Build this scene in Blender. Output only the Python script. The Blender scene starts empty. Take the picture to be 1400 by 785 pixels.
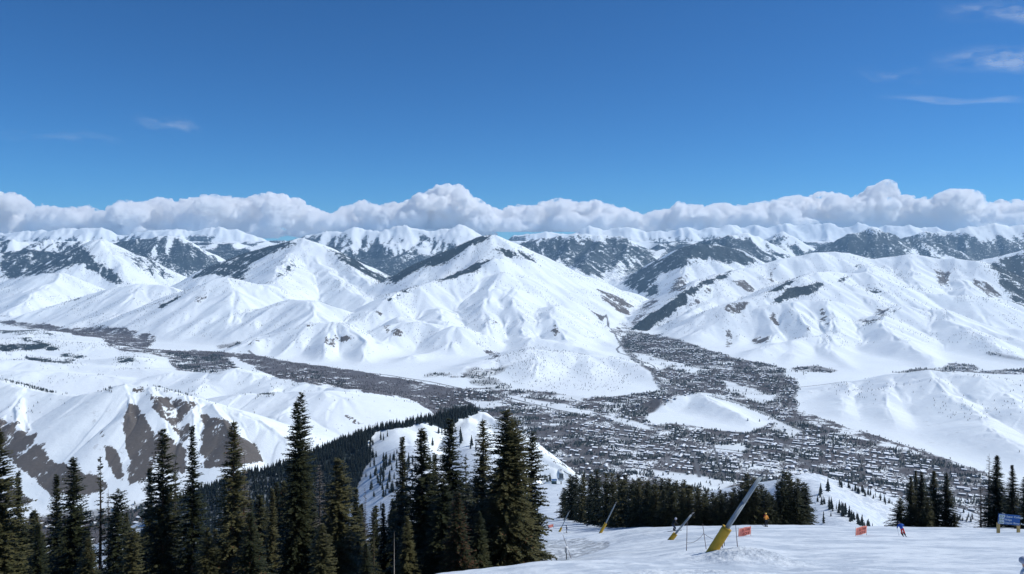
import bpy, bmesh, math, random, time
import numpy as np
from mathutils import Vector, Matrix
T0 = time.time()
random.seed(7)
RNG = np.random.default_rng(11)
SCN = bpy.context.scene
COL = SCN.collection
F = 1020.0          # focal length in units where the frame is 1400 wide
ZC = 970.0          # height of the viewpoint above the valley floor
HZ = 335.0          # row of the horizon

def P(px, py, Y):
    return ((px-700.0)/F*Y, Y, ZC-(py-HZ)/F*Y)

# ------------------------------------------------------------------ helpers
def link(o, parent=None):
    COL.objects.link(o)
    if parent: o.parent = parent
    return o
def tag(o, label=None, cat=None, group=None, kind=None):
    if label: o['label'] = label
    if cat: o['category'] = cat
    if group: o['group'] = group
    if kind: o['kind'] = kind
    return o
def empty(name, loc=(0,0,0), rz=0.0):
    o = bpy.data.objects.new(name, None); o.empty_display_size = .3
    o.location = loc; o.rotation_euler = (0,0,rz)
    return link(o)
def np_mesh(name, verts, faces, mats=(), smooth=False, mat_idx=None):
    """verts (n,3) ; faces (m,3) or (m,4) arrays, -1 in 4th = triangle not allowed"""
    me = bpy.data.meshes.new(name)
    v = np.asarray(verts, dtype=np.float32); f = np.asarray(faces, dtype=np.int32)
    me.vertices.add(len(v)); me.vertices.foreach_set('co', v.ravel())
    k = f.shape[1]
    me.loops.add(len(f)*k); me.loops.foreach_set('vertex_index', f.ravel())
    me.polygons.add(len(f))
    me.polygons.foreach_set('loop_start', np.arange(len(f), dtype=np.int32)*k)
    if smooth: me.polygons.foreach_set('use_smooth', np.ones(len(f), dtype=bool))
    for m in mats: me.materials.append(m)
    if mat_idx is not None: me.polygons.foreach_set('material_index', np.asarray(mat_idx, dtype=np.int32))
    me.update(calc_edges=True)
    return me
def add_attr(me, name, vals):
    a = me.attributes.new(name, 'FLOAT', 'POINT')
    a.data.foreach_set('value', np.asarray(vals, dtype=np.float32).ravel())

# ------------------------------------------------------------------ noise
_perm = np.random.default_rng(3).permutation(4096).astype(np.int32)
_ga = np.random.default_rng(4).uniform(0, 2*np.pi, 4096)
_gx = np.cos(_ga).astype(np.float32); _gy = np.sin(_ga).astype(np.float32)
def pn(x, y, seed=0):
    x = np.asarray(x, dtype=np.float64)+seed*17.31; y = np.asarray(y, dtype=np.float64)+seed*9.77
    xi = np.floor(x).astype(np.int64); yi = np.floor(y).astype(np.int64)
    xf = (x-xi).astype(np.float32); yf = (y-yi).astype(np.float32)
    u = xf*xf*xf*(xf*(xf*6-15)+10); v = yf*yf*yf*(yf*(yf*6-15)+10)
    def g(ix, iy, fx, fy):
        h = _perm[(_perm[ix & 4095]+iy) & 4095]
        return _gx[h]*fx+_gy[h]*fy
    a = g(xi, yi, xf, yf); b = g(xi+1, yi, xf-1, yf)
    c = g(xi, yi+1, xf, yf-1); d = g(xi+1, yi+1, xf-1, yf-1)
    return (a+(b-a)*u)+((c+(d-c)*u)-(a+(b-a)*u))*v
def fbm(x, y, oct=4, seed=0, gain=.5):
    s = 0; a = 1; f = 1
    for i in range(oct):
        s = s+a*pn(x*f, y*f, seed+i); a *= gain; f *= 2.03
    return s
def sstep(a, b, x):
    t = np.clip((x-a)/(b-a), 0, 1); return t*t*(3-2*t)

# ------------------------------------------------------------------ the ridges, traced as 3D polylines
def cr(ox, oy, s): return lambda *q: [(ox+s*x, oy+s*y) for x, y in q]
c5 = cr(0, 280, .343); c6 = cr(460, 280, .343); c7 = cr(920, 280, .343)
c8 = cr(600, 420, .357); c1 = cr(0, 500, .363); c2 = cr(350, 500, .363); c4 = cr(1060, 600, .243)
cg = cr(1060, 420, .408)
def wy(pts, ys):
    """attach distances: ys is a list same length or (start,end)"""
    n = len(pts)
    if len(ys) != n:
        ys = list(np.interp(np.linspace(0, 1, n), np.linspace(0, 1, len(ys)), ys))
    return [P(px, py, Y*1000.0) for (px, py), Y in zip(pts, ys)]
RID = []   # (pts, k, w, auto-spur strength)
def R(pts, ys, k=.5, w=40, sp=1.0): RID.append((wy(pts, ys), k, w, sp))
# far skyline
R([(-150,316),(-60,313),(0,318),(14,317),(34,311),(60,315),(90,312),(115,315),(137,313),(161,320),(190,319),(206,317),(223,315),(240,311),(262,313),(291,311),(308,314),(322,315),(345,322),(357,325)], [25], .62, 20, 1.2)
R([(395,330),(418,322),(446,315),(468,319),(487,313),(515,316),(552,310),(575,314),(597,312),(612,314),(625,309),(635,312),(645,319),(660,328),(690,338)], [20], .6, 20, 1.2)
R([(680,335),(707,324),(725,321),(748,316),(775,317),(803,311),(830,316),(858,312),(880,317),(906,315),(940,313),(954,316),(975,312),(999,306)], [26], .62, 20, 1.2)
R([(999,306),(1018,311),(1033,308),(1050,313),(1074,305),(1090,311),(1110,308),(1132,306),(1150,310),(1173,303),(1190,309),(1211,308),(1225,312),(1242,309),(1260,314),(1280,310),(1300,315)], [27], .62, 20, 1.2)
R([(1229,328),(1263,320),(1297,320),(1312,315),(1325,312),(1345,313),(1359,310),(1380,313),(1400,312),(1460,318),(1560,312)], [19], .6, 25, 1.2)
R([(1119,342),(1135,333),(1160,321),(1175,318),(1191,313),(1210,320),(1229,328),(1250,324),(1280,330),(1300,340)], [17], .6, 25, 1.1)
R([(-150,330),(-40,334),(0,331),(20,327),(40,333),(65,326),(89,333),(117,331)], [17], .6, 25, 1.1)
# middle distance
R([(55,372),(90,352),(117,333),(137,326),(158,338),(180,346),(206,355),(225,366),(240,378)], [13.5], .55, 30, 1.0)
R([(-150,350),(-60,348),(0,345),(40,340),(75,343),(110,337)], [14.5], .55, 30, 1.0)
R([(120,340),(161,328),(192,325),(208,327),(223,323),(240,327),(254,331),(266,340),(274,349),(291,357),(310,372)], [16.5], .55, 25, 1.0)
R([(257,385),(270,377),(291,368),(326,349),(345,343),(370,336),(390,330),(417,325),(426,330),(435,338),(455,345),(480,355),(494,366),(515,378),(539,391)], [11.5,12.0,12.0,11.5,11], .5, 35, 1.0)
R([(417,326),(426,345),(436,362),(456,379),(480,395),(500,410)], [12,11.2,10.2,9.3], .5, 35, .9)
R([(417,326),(400,350),(385,365),(375,385)], [12,11.2,10.4,9.6], .5, 35, .9)
R([(455,345),(490,372),(520,395)], [11.6,10.6,9.8], .5, 30, .8)
R([(205,425),(219,417),(240,405),(257,398),(281,387),(295,382),(309,379),(330,383),(357,390),(372,400),(387,411),(400,425)], [8.8,9.0,9.0,8.8], .42, 45, .9)
R([(309,379),(322,400),(325,420),(318,440),(300,462)], [8.9,8.4,7.9,7.4], .42, 40, .6)
R([(295,382),(275,410),(250,430),(215,448)], [8.9,8.5,8.1,7.9], .42, 40, .6)
R([(20,438),(45,427),(82,417),(110,408),(137,400),(165,392),(192,388),(215,390),(233,393),(255,402)], [9.2,9.8,10,9.8], .4, 50, .8)
R([(192,388),(180,410),(150,428),(110,440)], [9.9,9.3,8.9,8.7], .4, 40, .6)
R([(-150,390),(-60,400),(0,397),(20,388),(41,379),(60,375),(79,372),(103,383),(134,398)], [11.3], .45, 40, .9)
R([(79,372),(60,395),(35,412),(10,425)], [11.3,10.6,10,9.6], .45, 40, .7)
R([(375,420),(387,412),(405,410),(422,411),(440,414),(456,420),(480,432),(505,440)], [8.2,8.0,7.9], .42, 35, .8)
R([(422,411),(425,430),(400,450),(350,462)], [7.9,7.5,7.1,6.9], .42, 35, .6)
R([(309,482),(325,475),(343,465),(360,463),(377,458),(398,450),(418,443),(435,441),(453,439),(470,441)], [6.5,6.8,7.0,7.1], .5, 18, .9)
R([(418,443),(400,465),(385,482),(370,492)], [7.0,6.7,6.5,6.3], .5, 18, .7)
R([(453,439),(450,460),(440,485),(430,502)], [7.0,6.7,6.3,6.1], .5, 18, .7)
R([(470,441),(500,465),(495,490),(480,504)], [7.0,6.6,6.2,6.0], .5, 18, .7)
# the central mountain
R([(525,404),(542,386),(560,374),(580,359),(602,349),(625,338),(645,331),(662,323),(672,321),(683,326),(695,332),(707,338),(722,344),(734,350),(752,358),(769,367),(786,373),(803,379),(820,385),(837,391),(855,399),(871,407),(880,416)], [9.8,10.2,10.4,10.4,10.4,10.6,11,11.6,12], .5, 40, 1.0)
R([(683,326),(680,338),(679,352),(665,360),(652,366),(634,372),(614,379),(595,385),(570,392),(545,401),(529,410),(505,425),(474,441)], [10.4,9.9,9.5,9.2,9.0,8.7,8.3,7.9,7.5], .47, 45, .8)
R([(652,366),(655,378),(640,386),(625,402),(597,420),(575,427),(556,432),(535,433),(518,436),(495,448)], [9.3,8.9,8.5,8.1,7.8,7.5], .45, 40, .8)
R([(679,352),(690,372),(683,385),(700,394),(728,405),(755,417),(775,428),(789,438),(806,450),(820,462),(834,470),(844,474)], [9.4,9.1,8.9,8.5,8.1,7.7,7.35,7.1], .45, 40, .8)
R([(700,345),(705,361),(734,388),(760,397),(789,407),(806,416),(823,428),(838,436),(850,444)], [10.3,9.9,9.5,9.2,8.9,8.7], .45, 40, .8)
R([(690,372),(672,395),(665,415),(662,440),(668,462)], [9.0,8.5,8.0,7.5,7.0], .45, 35, .6)
R([(700,394),(705,415),(715,435),(720,455),(735,470)], [8.5,8.0,7.6,7.2,6.8], .45, 35, .6)
R([(755,417),(757,435),(765,450),(775,465)], [8.1,7.6,7.3,6.9], .45, 35, .6)
R([(597,420),(606,440),(615,455),(612,470)], [8.0,7.4,7.0,6.7], .45, 35, .6)
R([(532,444),(550,442),(573,439),(590,442),(604,450),(621,445),(638,463),(620,474),(604,480),(580,484),(563,486),(540,497),(518,508),(500,516)], [7.2,7.3,7.2,7.0,6.7,6.4,6.1,5.7], .42, 30, .8)
R([(556,432),(545,445),(530,460),(510,480),(478,504)], [7.5,7.2,6.9,6.5,6.0], .42, 30, .7)
R([(640,500),(660,494),(686,489),(705,482),(721,477),(742,479),(762,482),(785,484),(803,486),(830,489),(854,493),(870,499),(885,506),(900,518),(919,534)], [5.7,6.0,6.1,6.1,6.0,5.7,5.0], .3, 60, .6)
R([(721,477),(730,495),(725,515),(715,530)], [6.1,5.7,5.35,5.1], .3, 50, .4)
R([(803,486),(810,505),(815,522),(810,536)], [6.05,5.6,5.3,5.0], .3, 50, .4)
R([(735,462),(750,466),(770,470),(790,475),(810,480)], [6.9,6.8,6.6], .35, 45, .5)
# the right-hand hills
R([(862,449),(885,432),(920,410),(940,397),(954,387),(971,379),(989,373),(1010,368),(1033,364),(1055,359),(1074,354),(1092,349),(1109,345),(1135,344),(1160,345),(1175,349),(1187,355),(1211,352),(1225,349),(1239,347),(1260,349),(1280,353),(1305,353),(1331,355),(1350,366),(1362,388),(1379,410),(1395,430)], [8.6,9.2,9.8,10.3,10.6,10.7,10.7,10.7,10.5,10,9.2], .47, 45, .9)
R([(1010,368),(1000,388),(975,410),(940,432)], [10.2,9.6,9.0,8.4], .47, 35, .7)
R([(1074,354),(1050,380),(1020,400),(990,412)], [10.5,9.9,9.4,9.0], .47, 35, .7)
R([(895,468),(920,452),(955,436),(989,420),(1015,411),(1040,403),(1066,391),(1091,379),(1107,373),(1122,371),(1140,372),(1160,374),(1187,372),(1194,383),(1205,390),(1218,393),(1240,396),(1263,400),(1280,401),(1297,403),(1322,404),(1349,407),(1375,411),(1400,417),(1480,430),(1580,450)], [7.6,8.0,8.4,8.9,9.2,9.3,9.3,9.0,8.8,8.8,8.8], .45, 45, .9)
R([(1177,358),(1187,366),(1192,378)], [10.5,9.9,9.2], .45, 40, .5)
R([(1239,347),(1250,370),(1255,390)], [10.7,10,9.3], .45, 40, .6)
R([(1305,353),(1310,375),(1320,395)], [10.7,10,9.2], .45, 40, .6)
R([(925,470),(945,456),(965,446),(989,437),(1015,428),(1040,421),(1062,416),(1085,412),(1105,410),(1126,410),(1142,413),(1156,419),(1168,430),(1176,442)], [7.4,7.7,8.0,8.1,8.1,8.0,7.7], .47, 35, .8)
R([(989,437),(1000,450),(1005,465),(1000,476)], [8.0,7.7,7.4,7.1], .5, 30, .6)
R([(1040,421),(1055,440),(1060,455),(1050,468)], [8.0,7.7,7.4,7.1], .5, 30, .6)
R([(1085,412),(1100,432),(1110,450),(1105,462)], [8.0,7.6,7.3,7.1], .5, 30, .6)
R([(1126,410),(1140,430),(1145,445)], [8.0,7.6,7.3], .5, 30, .5)
R([(1010,492),(1030,482),(1050,474),(1074,467),(1100,462),(1132,458),(1150,454),(1167,450),(1186,440),(1204,431),(1220,422),(1235,417),(1248,421),(1259,424),(1275,422),(1290,424),(1310,432),(1331,441),(1365,446),(1400,450),(1480,455),(1580,460)], [6.3,6.6,7.0,7.2,7.6,8.0,8.1,8.0,7.8,7.6,7.5], .42, 45, .9)
R([(1132,458),(1136,470),(1139,480),(1150,490),(1160,500),(1175,512)], [7.0,6.7,6.4,6.0,5.7], .4, 35, .6)
R([(1204,431),(1212,445),(1221,458),(1240,472),(1263,486),(1275,498)], [7.6,7.1,6.7,6.3,5.9], .4, 35, .6)
R([(1290,424),(1310,445),(1340,462),(1370,480),(1420,495)], [7.9,7.3,6.8,6.4,6.0], .4, 40, .6)
R([(1085,467),(1080,485),(1075,497),(1060,505)], [6.9,6.4,6.1,5.9], .4, 35, .5)
R([(1331,441),(1370,458),(1400,468),(1460,480)], [7.6,7.1,6.8,6.4], .4, 40, .5)
R([(1085,541),(1105,536),(1130,530),(1162,526),(1192,522),(1223,518),(1250,512),(1272,508),(1288,510),(1305,512),(1325,514),(1346,516),(1372,519),(1400,522),(1480,528),(1580,545)], [4.75,4.85,4.85,4.75,4.65,4.5,4.4,4.3], .3, 35, .8)
R([(1272,508),(1278,520),(1295,538),(1321,553),(1340,570),(1354,583),(1380,602),(1410,622)], [4.7,4.5,4.25,4.0,3.75,3.5,3.3], .3, 25, .7)
R([(1223,518),(1215,535),(1210,555),(1225,578)], [4.75,4.5,4.25,4.0], .3, 25, .6)
R([(1346,516),(1370,535),(1400,560),(1450,590)], [4.6,4.3,3.9,3.6], .3, 25, .6)
R([(1162,526),(1155,545),(1150,562)], [4.8,4.5,4.25], .3, 25, .5)
R([(1338,356),(1370,350),(1400,342),(1450,333),(1560,325)], [12.5], .5, 35, 1.0)
# beyond the side valley
R([(885,404),(893,385),(905,365),(925,348),(947,331),(970,333),(1002,338),(1022,348),(1040,359),(1080,374)], [13.2,13.4,13.8,14,14,13.5], .55, 30, 1.0)
R([(947,331),(940,355),(930,380),(925,395)], [14,13.2,12.4,11.8], .55, 25, .8)
R([(940,338),(965,330),(999,325),(1023,321),(1037,325),(1060,337),(1085,350),(1110,358)], [17], .55, 25, 1.0)
R([(1040,330),(1067,318),(1083,328),(1098,342),(1125,350)], [18.5], .55, 25, 1.0)
R([(700,340),(721,331),(745,325),(765,324),(786,323),(805,326),(823,325),(847,324),(871,335),(888,344),(902,355),(915,372)], [17], .55, 30, 1.0)
R([(830,327),(815,340),(803,352),(793,365),(785,378)], [17,16.2,15.2,14.2,13.6], .55, 25, .9)
R([(786,323),(770,345),(755,360)], [17,16,15], .55, 25, .8)
R([(860,330),(850,350),(840,370),(835,382)], [17,16,15,14], .55, 25, .9)
# hillocks in the valley
R([(880,552),(903,545),(930,541),(957,538),(978,548),(985,553)], [4.45,4.5,4.5,4.35], .55, 18, .6)
R([(957,538),(975,549),(993,559),(1008,566),(1021,574)], [4.5,4.3,4.15,4.05], .45, 16, .6)
R([(975,612),(1000,607),(1015,610)], [3.66], .22, 20, 0)
# left-hand low hills
R([(-150,455),(-60,452),(0,455),(50,452),(110,458),(150,466)], [7.6,7.6,7.4], .16, 90, .5)
R([(-150,468),(-60,466),(20,464),(70,467),(130,474),(190,484),(225,492)], [6.8,6.8,6.5,6.2], .18, 80, .6)
R([(0,492),(60,497),(130,502),(200,506),(240,512)], [5.6,5.6,5.4], .2, 60, .7)
R([(-150,470),(-60,478),(0,480),(40,485),(80,489),(117,493),(150,490),(178,489),(200,495),(219,503)], [6.0,6.1,6.0,5.8], .25, 60, .7)
R([(170,530),(190,524),(206,520),(222,513),(240,510),(262,511),(285,508),(305,506),(326,505),(345,511),(360,517),(386,517),(411,520),(423,525),(448,533),(468,532),(488,534),(506,540),(530,549),(553,558),(575,568)], [5.0,5.2,5.3,5.1,4.9,4.6,4.4,4.2], .28, 40, .8)
R([(285,508),(275,525),(265,540)], [5.2,4.9,4.6], .28, 30, .6)
R([(386,517),(380,530),(360,545)], [5.0,4.7,4.4], .28, 30, .6)
R([(488,534),(490,550),(470,565)], [4.55,4.3,4.1], .28, 30, .6)
R([(-150,505),(-60,512),(0,508),(50,508),(100,512),(150,517),(190,524)], [5.3,5.2,5.1], .25, 50, .8)
R([(255,560),(275,556),(294,551),(310,544),(327,540),(350,541),(386,538),(415,537),(444,537),(470,545),(500,560),(530,575)], [4.0,4.1,4.1,4.0,3.8], .25, 45, .7)
R([(386,538),(400,560),(420,590),(440,620)], [4.1,3.8,3.5,3.2], .28, 35, .6)
# the near left hill with bare south slopes
R([(-200,505),(-100,512),(-40,516),(0,522),(18,527),(36,531),(70,538),(102,542),(125,538),(145,534),(160,529),(172,527),(187,529),(203,531),(228,536),(254,542),(272,547),(290,553),(308,559),(327,565),(350,574),(370,585),(392,600),(410,620)], [3.7,3.6,3.5,3.4,3.4,3.4,3.35,3.3,3.2,3.05], .46, 22, 0)
R([(172,527),(176,545),(173,570),(168,600),(168,640),(172,672)], [3.4,3.3,3.15,3.05,2.93,2.83], .5, 12, .6)
R([(203,531),(220,555),(228,585),(222,620),(212,655)], [3.37,3.22,3.08,2.95,2.83], .5, 12, .6)
R([(254,542),(263,565),(265,595),(258,630),(250,660)], [3.33,3.2,3.06,2.93,2.83], .5, 12, .6)
R([(290,553),(305,575),(318,600),(325,625),(320,648)], [3.28,3.15,3.03,2.93,2.85], .5, 12, .6)
R([(36,531),(20,555),(22,580),(50,605),(95,628),(140,652),(170,676)], [3.5,3.35,3.2,3.1,3.0,2.9,2.78], .5, 18, .5)
R([(20,555),(-10,590),(0,620),(30,650),(50,690)], [3.35,3.15,3.05,2.9,2.72], .5, 18, .4)
# the ridge of our own mountain with the forest, and the knolls on the right
R([(640,562),(622,566),(600,573),(575,578)], [1.8,1.75,1.7], .8, 14, 0)
R([(570,579),(540,586),(515,592),(490,600),(460,612),(430,626),(395,638),(360,648),(330,658),(300,668),(260,685),(220,705)], [1.68,1.65,1.6,1.55,1.5,1.42,1.35], .55, 18, 0)
R([(640,562),(665,567),(690,577),(715,597),(740,622),(765,640),(790,655),(830,672),(880,690)], [1.8,1.78,1.7,1.62,1.55,1.5,1.4], .85, 18, 0)
R([(642,574),(645,592),(650,620),(660,650),(690,690)], [1.74,1.62,1.45,1.28,1.1], .9, 60, 0)
R([(540,586),(560,610),(570,640),(575,680)], [1.65,1.5,1.35,1.2], .75, 50, 0)
R([(1078,658),(1090,651),(1105,648),(1120,650)], [.93,.95,.97,.98], .95, 10, 0)
R([(1122,651),(1145,659),(1170,672),(1200,682),(1235,693),(1270,697),(1310,699),(1345,718),(1380,740)], [.98,1.0,1.0,.95], .42, 16, 0)
R([(1112,658),(1122,678),(1140,700),(1160,722)], [.93,.86,.77,.7], .7, 25, 0)
HAZE, AIR, DUST, OZONE, SKYS, SUNS, EXPO = 1.55e-5, 1.0, 0.0, 4.0, .10, 3.95, 0.0; CDEN = .011; TINT = (.28, .67, 1.0)
# ------------------------------------------------------------------ near slope table: sight row of the ground per bearing and distance
NEAR = {
 -200: [(20,880),(36,860),(60,850),(100,870),(200,890),(500,880),(1000,855),(1500,840),(2000,825),(2400,780)],
  200: [(20,880),(36,860),(60,850),(100,870),(200,890),(500,880),(1000,855),(1500,840),(2000,825),(2400,780)],
  400: [(20,870),(36,845),(60,838),(100,850),(200,880),(500,870),(1000,840),(1500,800),(2000,790),(2400,770)],
  600: [(20,860),(36,802),(44,792),(55,810),(80,822),(100,830),(200,840),(400,815),(700,780),(1000,750),(1500,690),(2000,720),(2400,760)],
  680: [(20,850),(34,802),(44,785),(52,793),(65,790),(80,786),(100,783),(150,776),(220,765),(400,735),(700,700),(1000,675),(1500,665),(2400,750)],
  740: [(20,850),(32,802),(42,780),(52,784),(66,779),(80,768),(100,750),(140,738),(190,731),(250,719),(330,711),(450,698),(700,678),(1000,661),(1250,668),(1800,720),(2400,760)],
  780: [(20,850),(31,802),(40,780),(48,772),(60,774),(80,762),(105,747),(140,735),(190,729),(240,717),(320,708),(450,697),(700,679),(1000,662),(1250,670),(1800,720),(2400,760)],
  830: [(20,850),(30,801),(40,776),(50,764),(65,760),(85,752),(110,740),(140,730),(190,722),(240,716),(320,722),(500,735),(900,735),(1500,735),(2400,760)],
  880: [(20,850),(28,802),(40,776),(50,764),(75,751),(100,736),(140,722),(190,717),(240,735),(400,780),(900,770),(1500,750),(2400,760)],
  940: [(20,850),(28,802),(40,778),(46,760),(60,750),(85,738),(112,722),(135,718.5),(170,726),(300,790),(900,790),(1500,770),(2400,760)],
 1010: [(20,850),(28,803),(38,781),(42,766),(46,757),(60,742),(85,727),(108,718),(130,719.5),(170,735),(300,800),(900,780),(1500,780),(2400,760)],
 1080: [(20,850),(28,803),(38,784),(45,768),(60,746),(85,727),(108,717.5),(130,720),(170,735),(300,800),(700,750),(900,780),(1500,790),(2400,760)],
 1200: [(20,850),(29,803),(40,774),(48,759),(60,746),(85,728),(108,719.5),(135,722),(170,740),(300,810),(700,760),(900,780),(1500,800),(2400,770)],
 1300: [(20,848),(29,803),(40,773),(60,746),(85,729),(108,721),(135,724),(170,742),(300,810),(900,800),(1500,810),(2400,780)],
 1400: [(20,846),(29,801),(40,771),(60,746),(85,727.5),(112,722),(135,726),(180,745),(300,810),(900,810),(1500,815),(2400,790)],
 1620: [(20,846),(29,800),(40,770),(60,746),(85,727.5),(112,722),(135,726),(180,745),(300,810),(900,810),(1500,815),(2400,790)],
}
_pxs = np.array(sorted(NEAR)); _lnv = np.linspace(math.log(20), math.log(2600), 400)
_tab = np.array([np.interp(_lnv, np.log([q[0] for q in NEAR[p]]), [q[1] for q in NEAR[p]]) for p in _pxs])
_pf = np.linspace(-200, 1620, 365)
TAB = np.stack([np.interp(_pf, _pxs, _tab[:, j]) for j in range(400)], 1)
def _blur(a, n, ax):
    k = np.exp(-np.linspace(-2, 2, 2*n+1)**2); k /= k.sum()
    pad = [(0, 0), (0, 0)]; pad[ax] = (n, n)
    return np.apply_along_axis(lambda v: np.convolve(v, k, 'valid'), ax, np.pad(a, pad, mode='edge'))
TAB = _blur(_blur(TAB, 3, 1), 4, 0)
def near_z(px, Y):
    L = np.log(np.clip(Y, 20, 2599)); fx = np.clip((px+200)/1820*364, 0, 363.999); fy = np.clip((L-_lnv[0])/(_lnv[-1]-_lnv[0])*399, 0, 398.999)
    i = fx.astype(int); j = fy.astype(int); a = fx-i; b = fy-j
    py = (TAB[i, j]*(1-a)+TAB[i+1, j]*a)*(1-b)+(TAB[i, j+1]*(1-a)+TAB[i+1, j+1]*a)*b
    z = ZC-(py-HZ)/F*np.clip(Y, 20, 1e9)
    z0 = ZC-1.7
    return np.where(Y < 20, z0+(z-z0)*(Y/20), z)

# ------------------------------------------------------------------ automatic spurs
SEG = []   # x0,y0,z0,x1,y1,z1,k,w
def addpoly(pts, k, w):
    for a, b in zip(pts[:-1], pts[1:]): SEG.append((*a, *b, k, w))
rs = random.Random(5)
def spur(x, y, z, ang, Ls, g, k, w, lvl, S):
    n = max(2, int(Ls/(S*.8))); pts = [(x, y, z)]; d = Ls/n
    for i in range(n):
        ang += rs.uniform(-.28, .28); gg = g*(1.15-.45*(i/n))
        x += math.cos(ang)*d; y += math.sin(ang)*d; z -= gg*d
        pts.append((x, y, z))
        if z < -60: break
    addpoly(pts, k, w)
    if lvl > 0:
        for a, b in zip(pts[:-1], pts[1:]):
            m = max(1, int(d/(S*.5)))
            for q in range(m):
                t = (q+rs.random())/m
                for s in (-1, 1):
                    L2 = rs.uniform(.5, 1.1)*S*1.2
                    spur(a[0]+(b[0]-a[0])*t, a[1]+(b[1]-a[1])*t, a[2]+(b[2]-a[2])*t-2, ang+s*rs.uniform(.7, 1.1), L2, g*1.25, k*1.15, w*.6, lvl-1, S*.5)
for pts, k, w, sp in RID:
    addpoly(pts, k, w)
    if sp <= 0: continue
    acc = 0
    Ym = np.mean([p[1] for p in pts]); S = .034*Ym/ (sp**.3)
    if w < 30: S *= .75
    for a, b in zip(pts[:-1], pts[1:]):
        dx, dy = b[0]-a[0], b[1]-a[1]; L = math.hypot(dx, dy)
        if L < 1: continue
        base = math.atan2(dy, dx); acc += L
        while acc > S:
            acc -= S*rs.uniform(.7, 1.3); t = max(0, min(1, 1-acc/L)) if acc > 0 else rs.random()
            x, y, z = a[0]+dx*t, a[1]+dy*t, a[2]+(b[2]-a[2])*t
            dzs = (b[2]-a[2])/L
            for s in (-1, 1):
                g = k*rs.uniform(.72, .88)
                Ls = min(max(z, 0)/g*.9, rs.uniform(.6, 1.1)*S*3.2*sp)
                if Ls < 60: continue
                lean = -math.atan(dzs/k)*s          # bend downhill along the crest
                spur(x, y, z-4, base+s*(math.pi/2)+lean*1.0+rs.uniform(-.2, .2), Ls, g, k*1.1, w*.85, 1 if Ym > 2500 else 0, S)
SEG = np.array(SEG)
print('segments', len(SEG), time.time()-T0)

# ------------------------------------------------------------------ height grids
STEP = 1.55
PXC = np.arange(-180, 1581, STEP); UC = (PXC-700)/F; NC = len(UC)
def rows(a, b, s): return np.exp(np.arange(math.log(a), math.log(b), s))
Y_near = np.concatenate([np.linspace(1.5, 14, 26)[:-1], rows(14, 33, .0042), rows(33.1, 56, .0022), rows(56.1, 420, .0042), rows(420, 1500, .006)])
Y_far = np.concatenate([[Y_near[-1]], rows(Y_near[-1]*1.003, 2500, .003), rows(2507, 14000, .0019), rows(14030, 36000, .0045), rows(36200, 76000, .012)])
def base_floor(X, Y):
    zb = 0.012*np.clip(Y-11500, 0, 16000)
    zb = zb + 3*fbm(X/700, Y/700, 2, 31)
    r = 1-np.abs(fbm(X/3800, Y/3800, 4, 41))*1.6
    zb = zb + sstep(15500, 20000, Y)*(330+620*r)
    far = fbm(X/260, Y/260, 4, 51)
    return zb+far*10*sstep(9000, 15000, Y)
def tents(Yr):
    """height of all the ridges on rows Yr x columns UC"""
    Y = np.repeat(Yr[:, None], NC, 1); X = Y*UC[None, :]
    # wobble
    wa = np.clip(.011*Y, 0, 170); sc = np.clip(.1*Y, 120, 900)
    WX = X+wa*(pn(X/700, Y/700, 1)*np.clip(Y/6000, .1, 1)+.45*pn(X/260, Y/260, 2)); WY = Y+wa*(pn(X/700, Y/700, 5)*np.clip(Y/6000, .1, 1)+.45*pn(X/260, Y/260, 6))
    H = np.full(Y.shape, -400.0)
    lnY = Yr
    for x0, y0, z0, x1, y1, z1, k, w in SEG:
        zm = max(z0, z1)
        if zm < 5: continue
        Rr = (zm+30)/k+w
        ya, yb = min(y0, y1)-Rr, max(y0, y1)+Rr
        ya -= 120*min(1, ya/5000 if ya > 0 else 0); yb += 120*min(1, yb/5000)
        i0 = np.searchsorted(lnY, ya); i1 = np.searchsorted(lnY, yb)
        if i1 <= i0: continue
        xa, xb = min(x0, x1)-Rr-60, max(x0, x1)+Rr+60
        yl = max(lnY[i0], 1.0); yh = lnY[i1-1]
        ua = min(xa/yl, xa/yh); ub = max(xb/yl, xb/yh)
        j0 = np.searchsorted(UC, ua); j1 = np.searchsorted(UC, ub)
        if j1 <= j0: continue
        px = WX[i0:i1, j0:j1]-x0; py = WY[i0:i1, j0:j1]-y0
        dx, dy = x1-x0, y1-y0; L2 = dx*dx+dy*dy+1e-9
        t = np.clip((px*dx+py*dy)/L2, 0, 1)
        d2 = (px-t*dx)**2+(py-t*dy)**2
        h = z0+(z1-z0)*t-k*(np.sqrt(d2+w*w)-w)
        sub = H[i0:i1, j0:j1]
        s = max(3.0, .0011*y0)
        df = np.abs(sub-h)
        np.maximum(sub, h, out=sub)
        sub += np.where(df < 4*s, (4*s-df)**2/(16*s), 0)*.5
    return X, Y, H
def smax(a, b, r):
    d = np.abs(a-b)
    return np.maximum(a, b)+np.where(d < r, (r-d)**2/(4*r), 0)
Xf, Yf, Hf = tents(Y_far)
zb = base_floor(Xf, Yf)
# flatten the foot of the slopes
hr = smax(Hf, zb, 28.0)
def soft(a, n=4):
    k = np.exp(-np.linspace(-1.9, 1.9, 2*n+1)**2); k /= k.sum()
    for ax in (0, 1):
        o = np.zeros_like(a)
        for i, w_ in enumerate(k): o += (w_ if a.dtype == np.float64 else np.float32(w_))*np.roll(a, i-n, ax)
        a = o
    return a
_h = soft(hr, 8); hr = hr+(_h-hr)*sstep(4500, 6000, Yf)*sstep(15500, 13500, Yf)*.85; del _h
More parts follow.
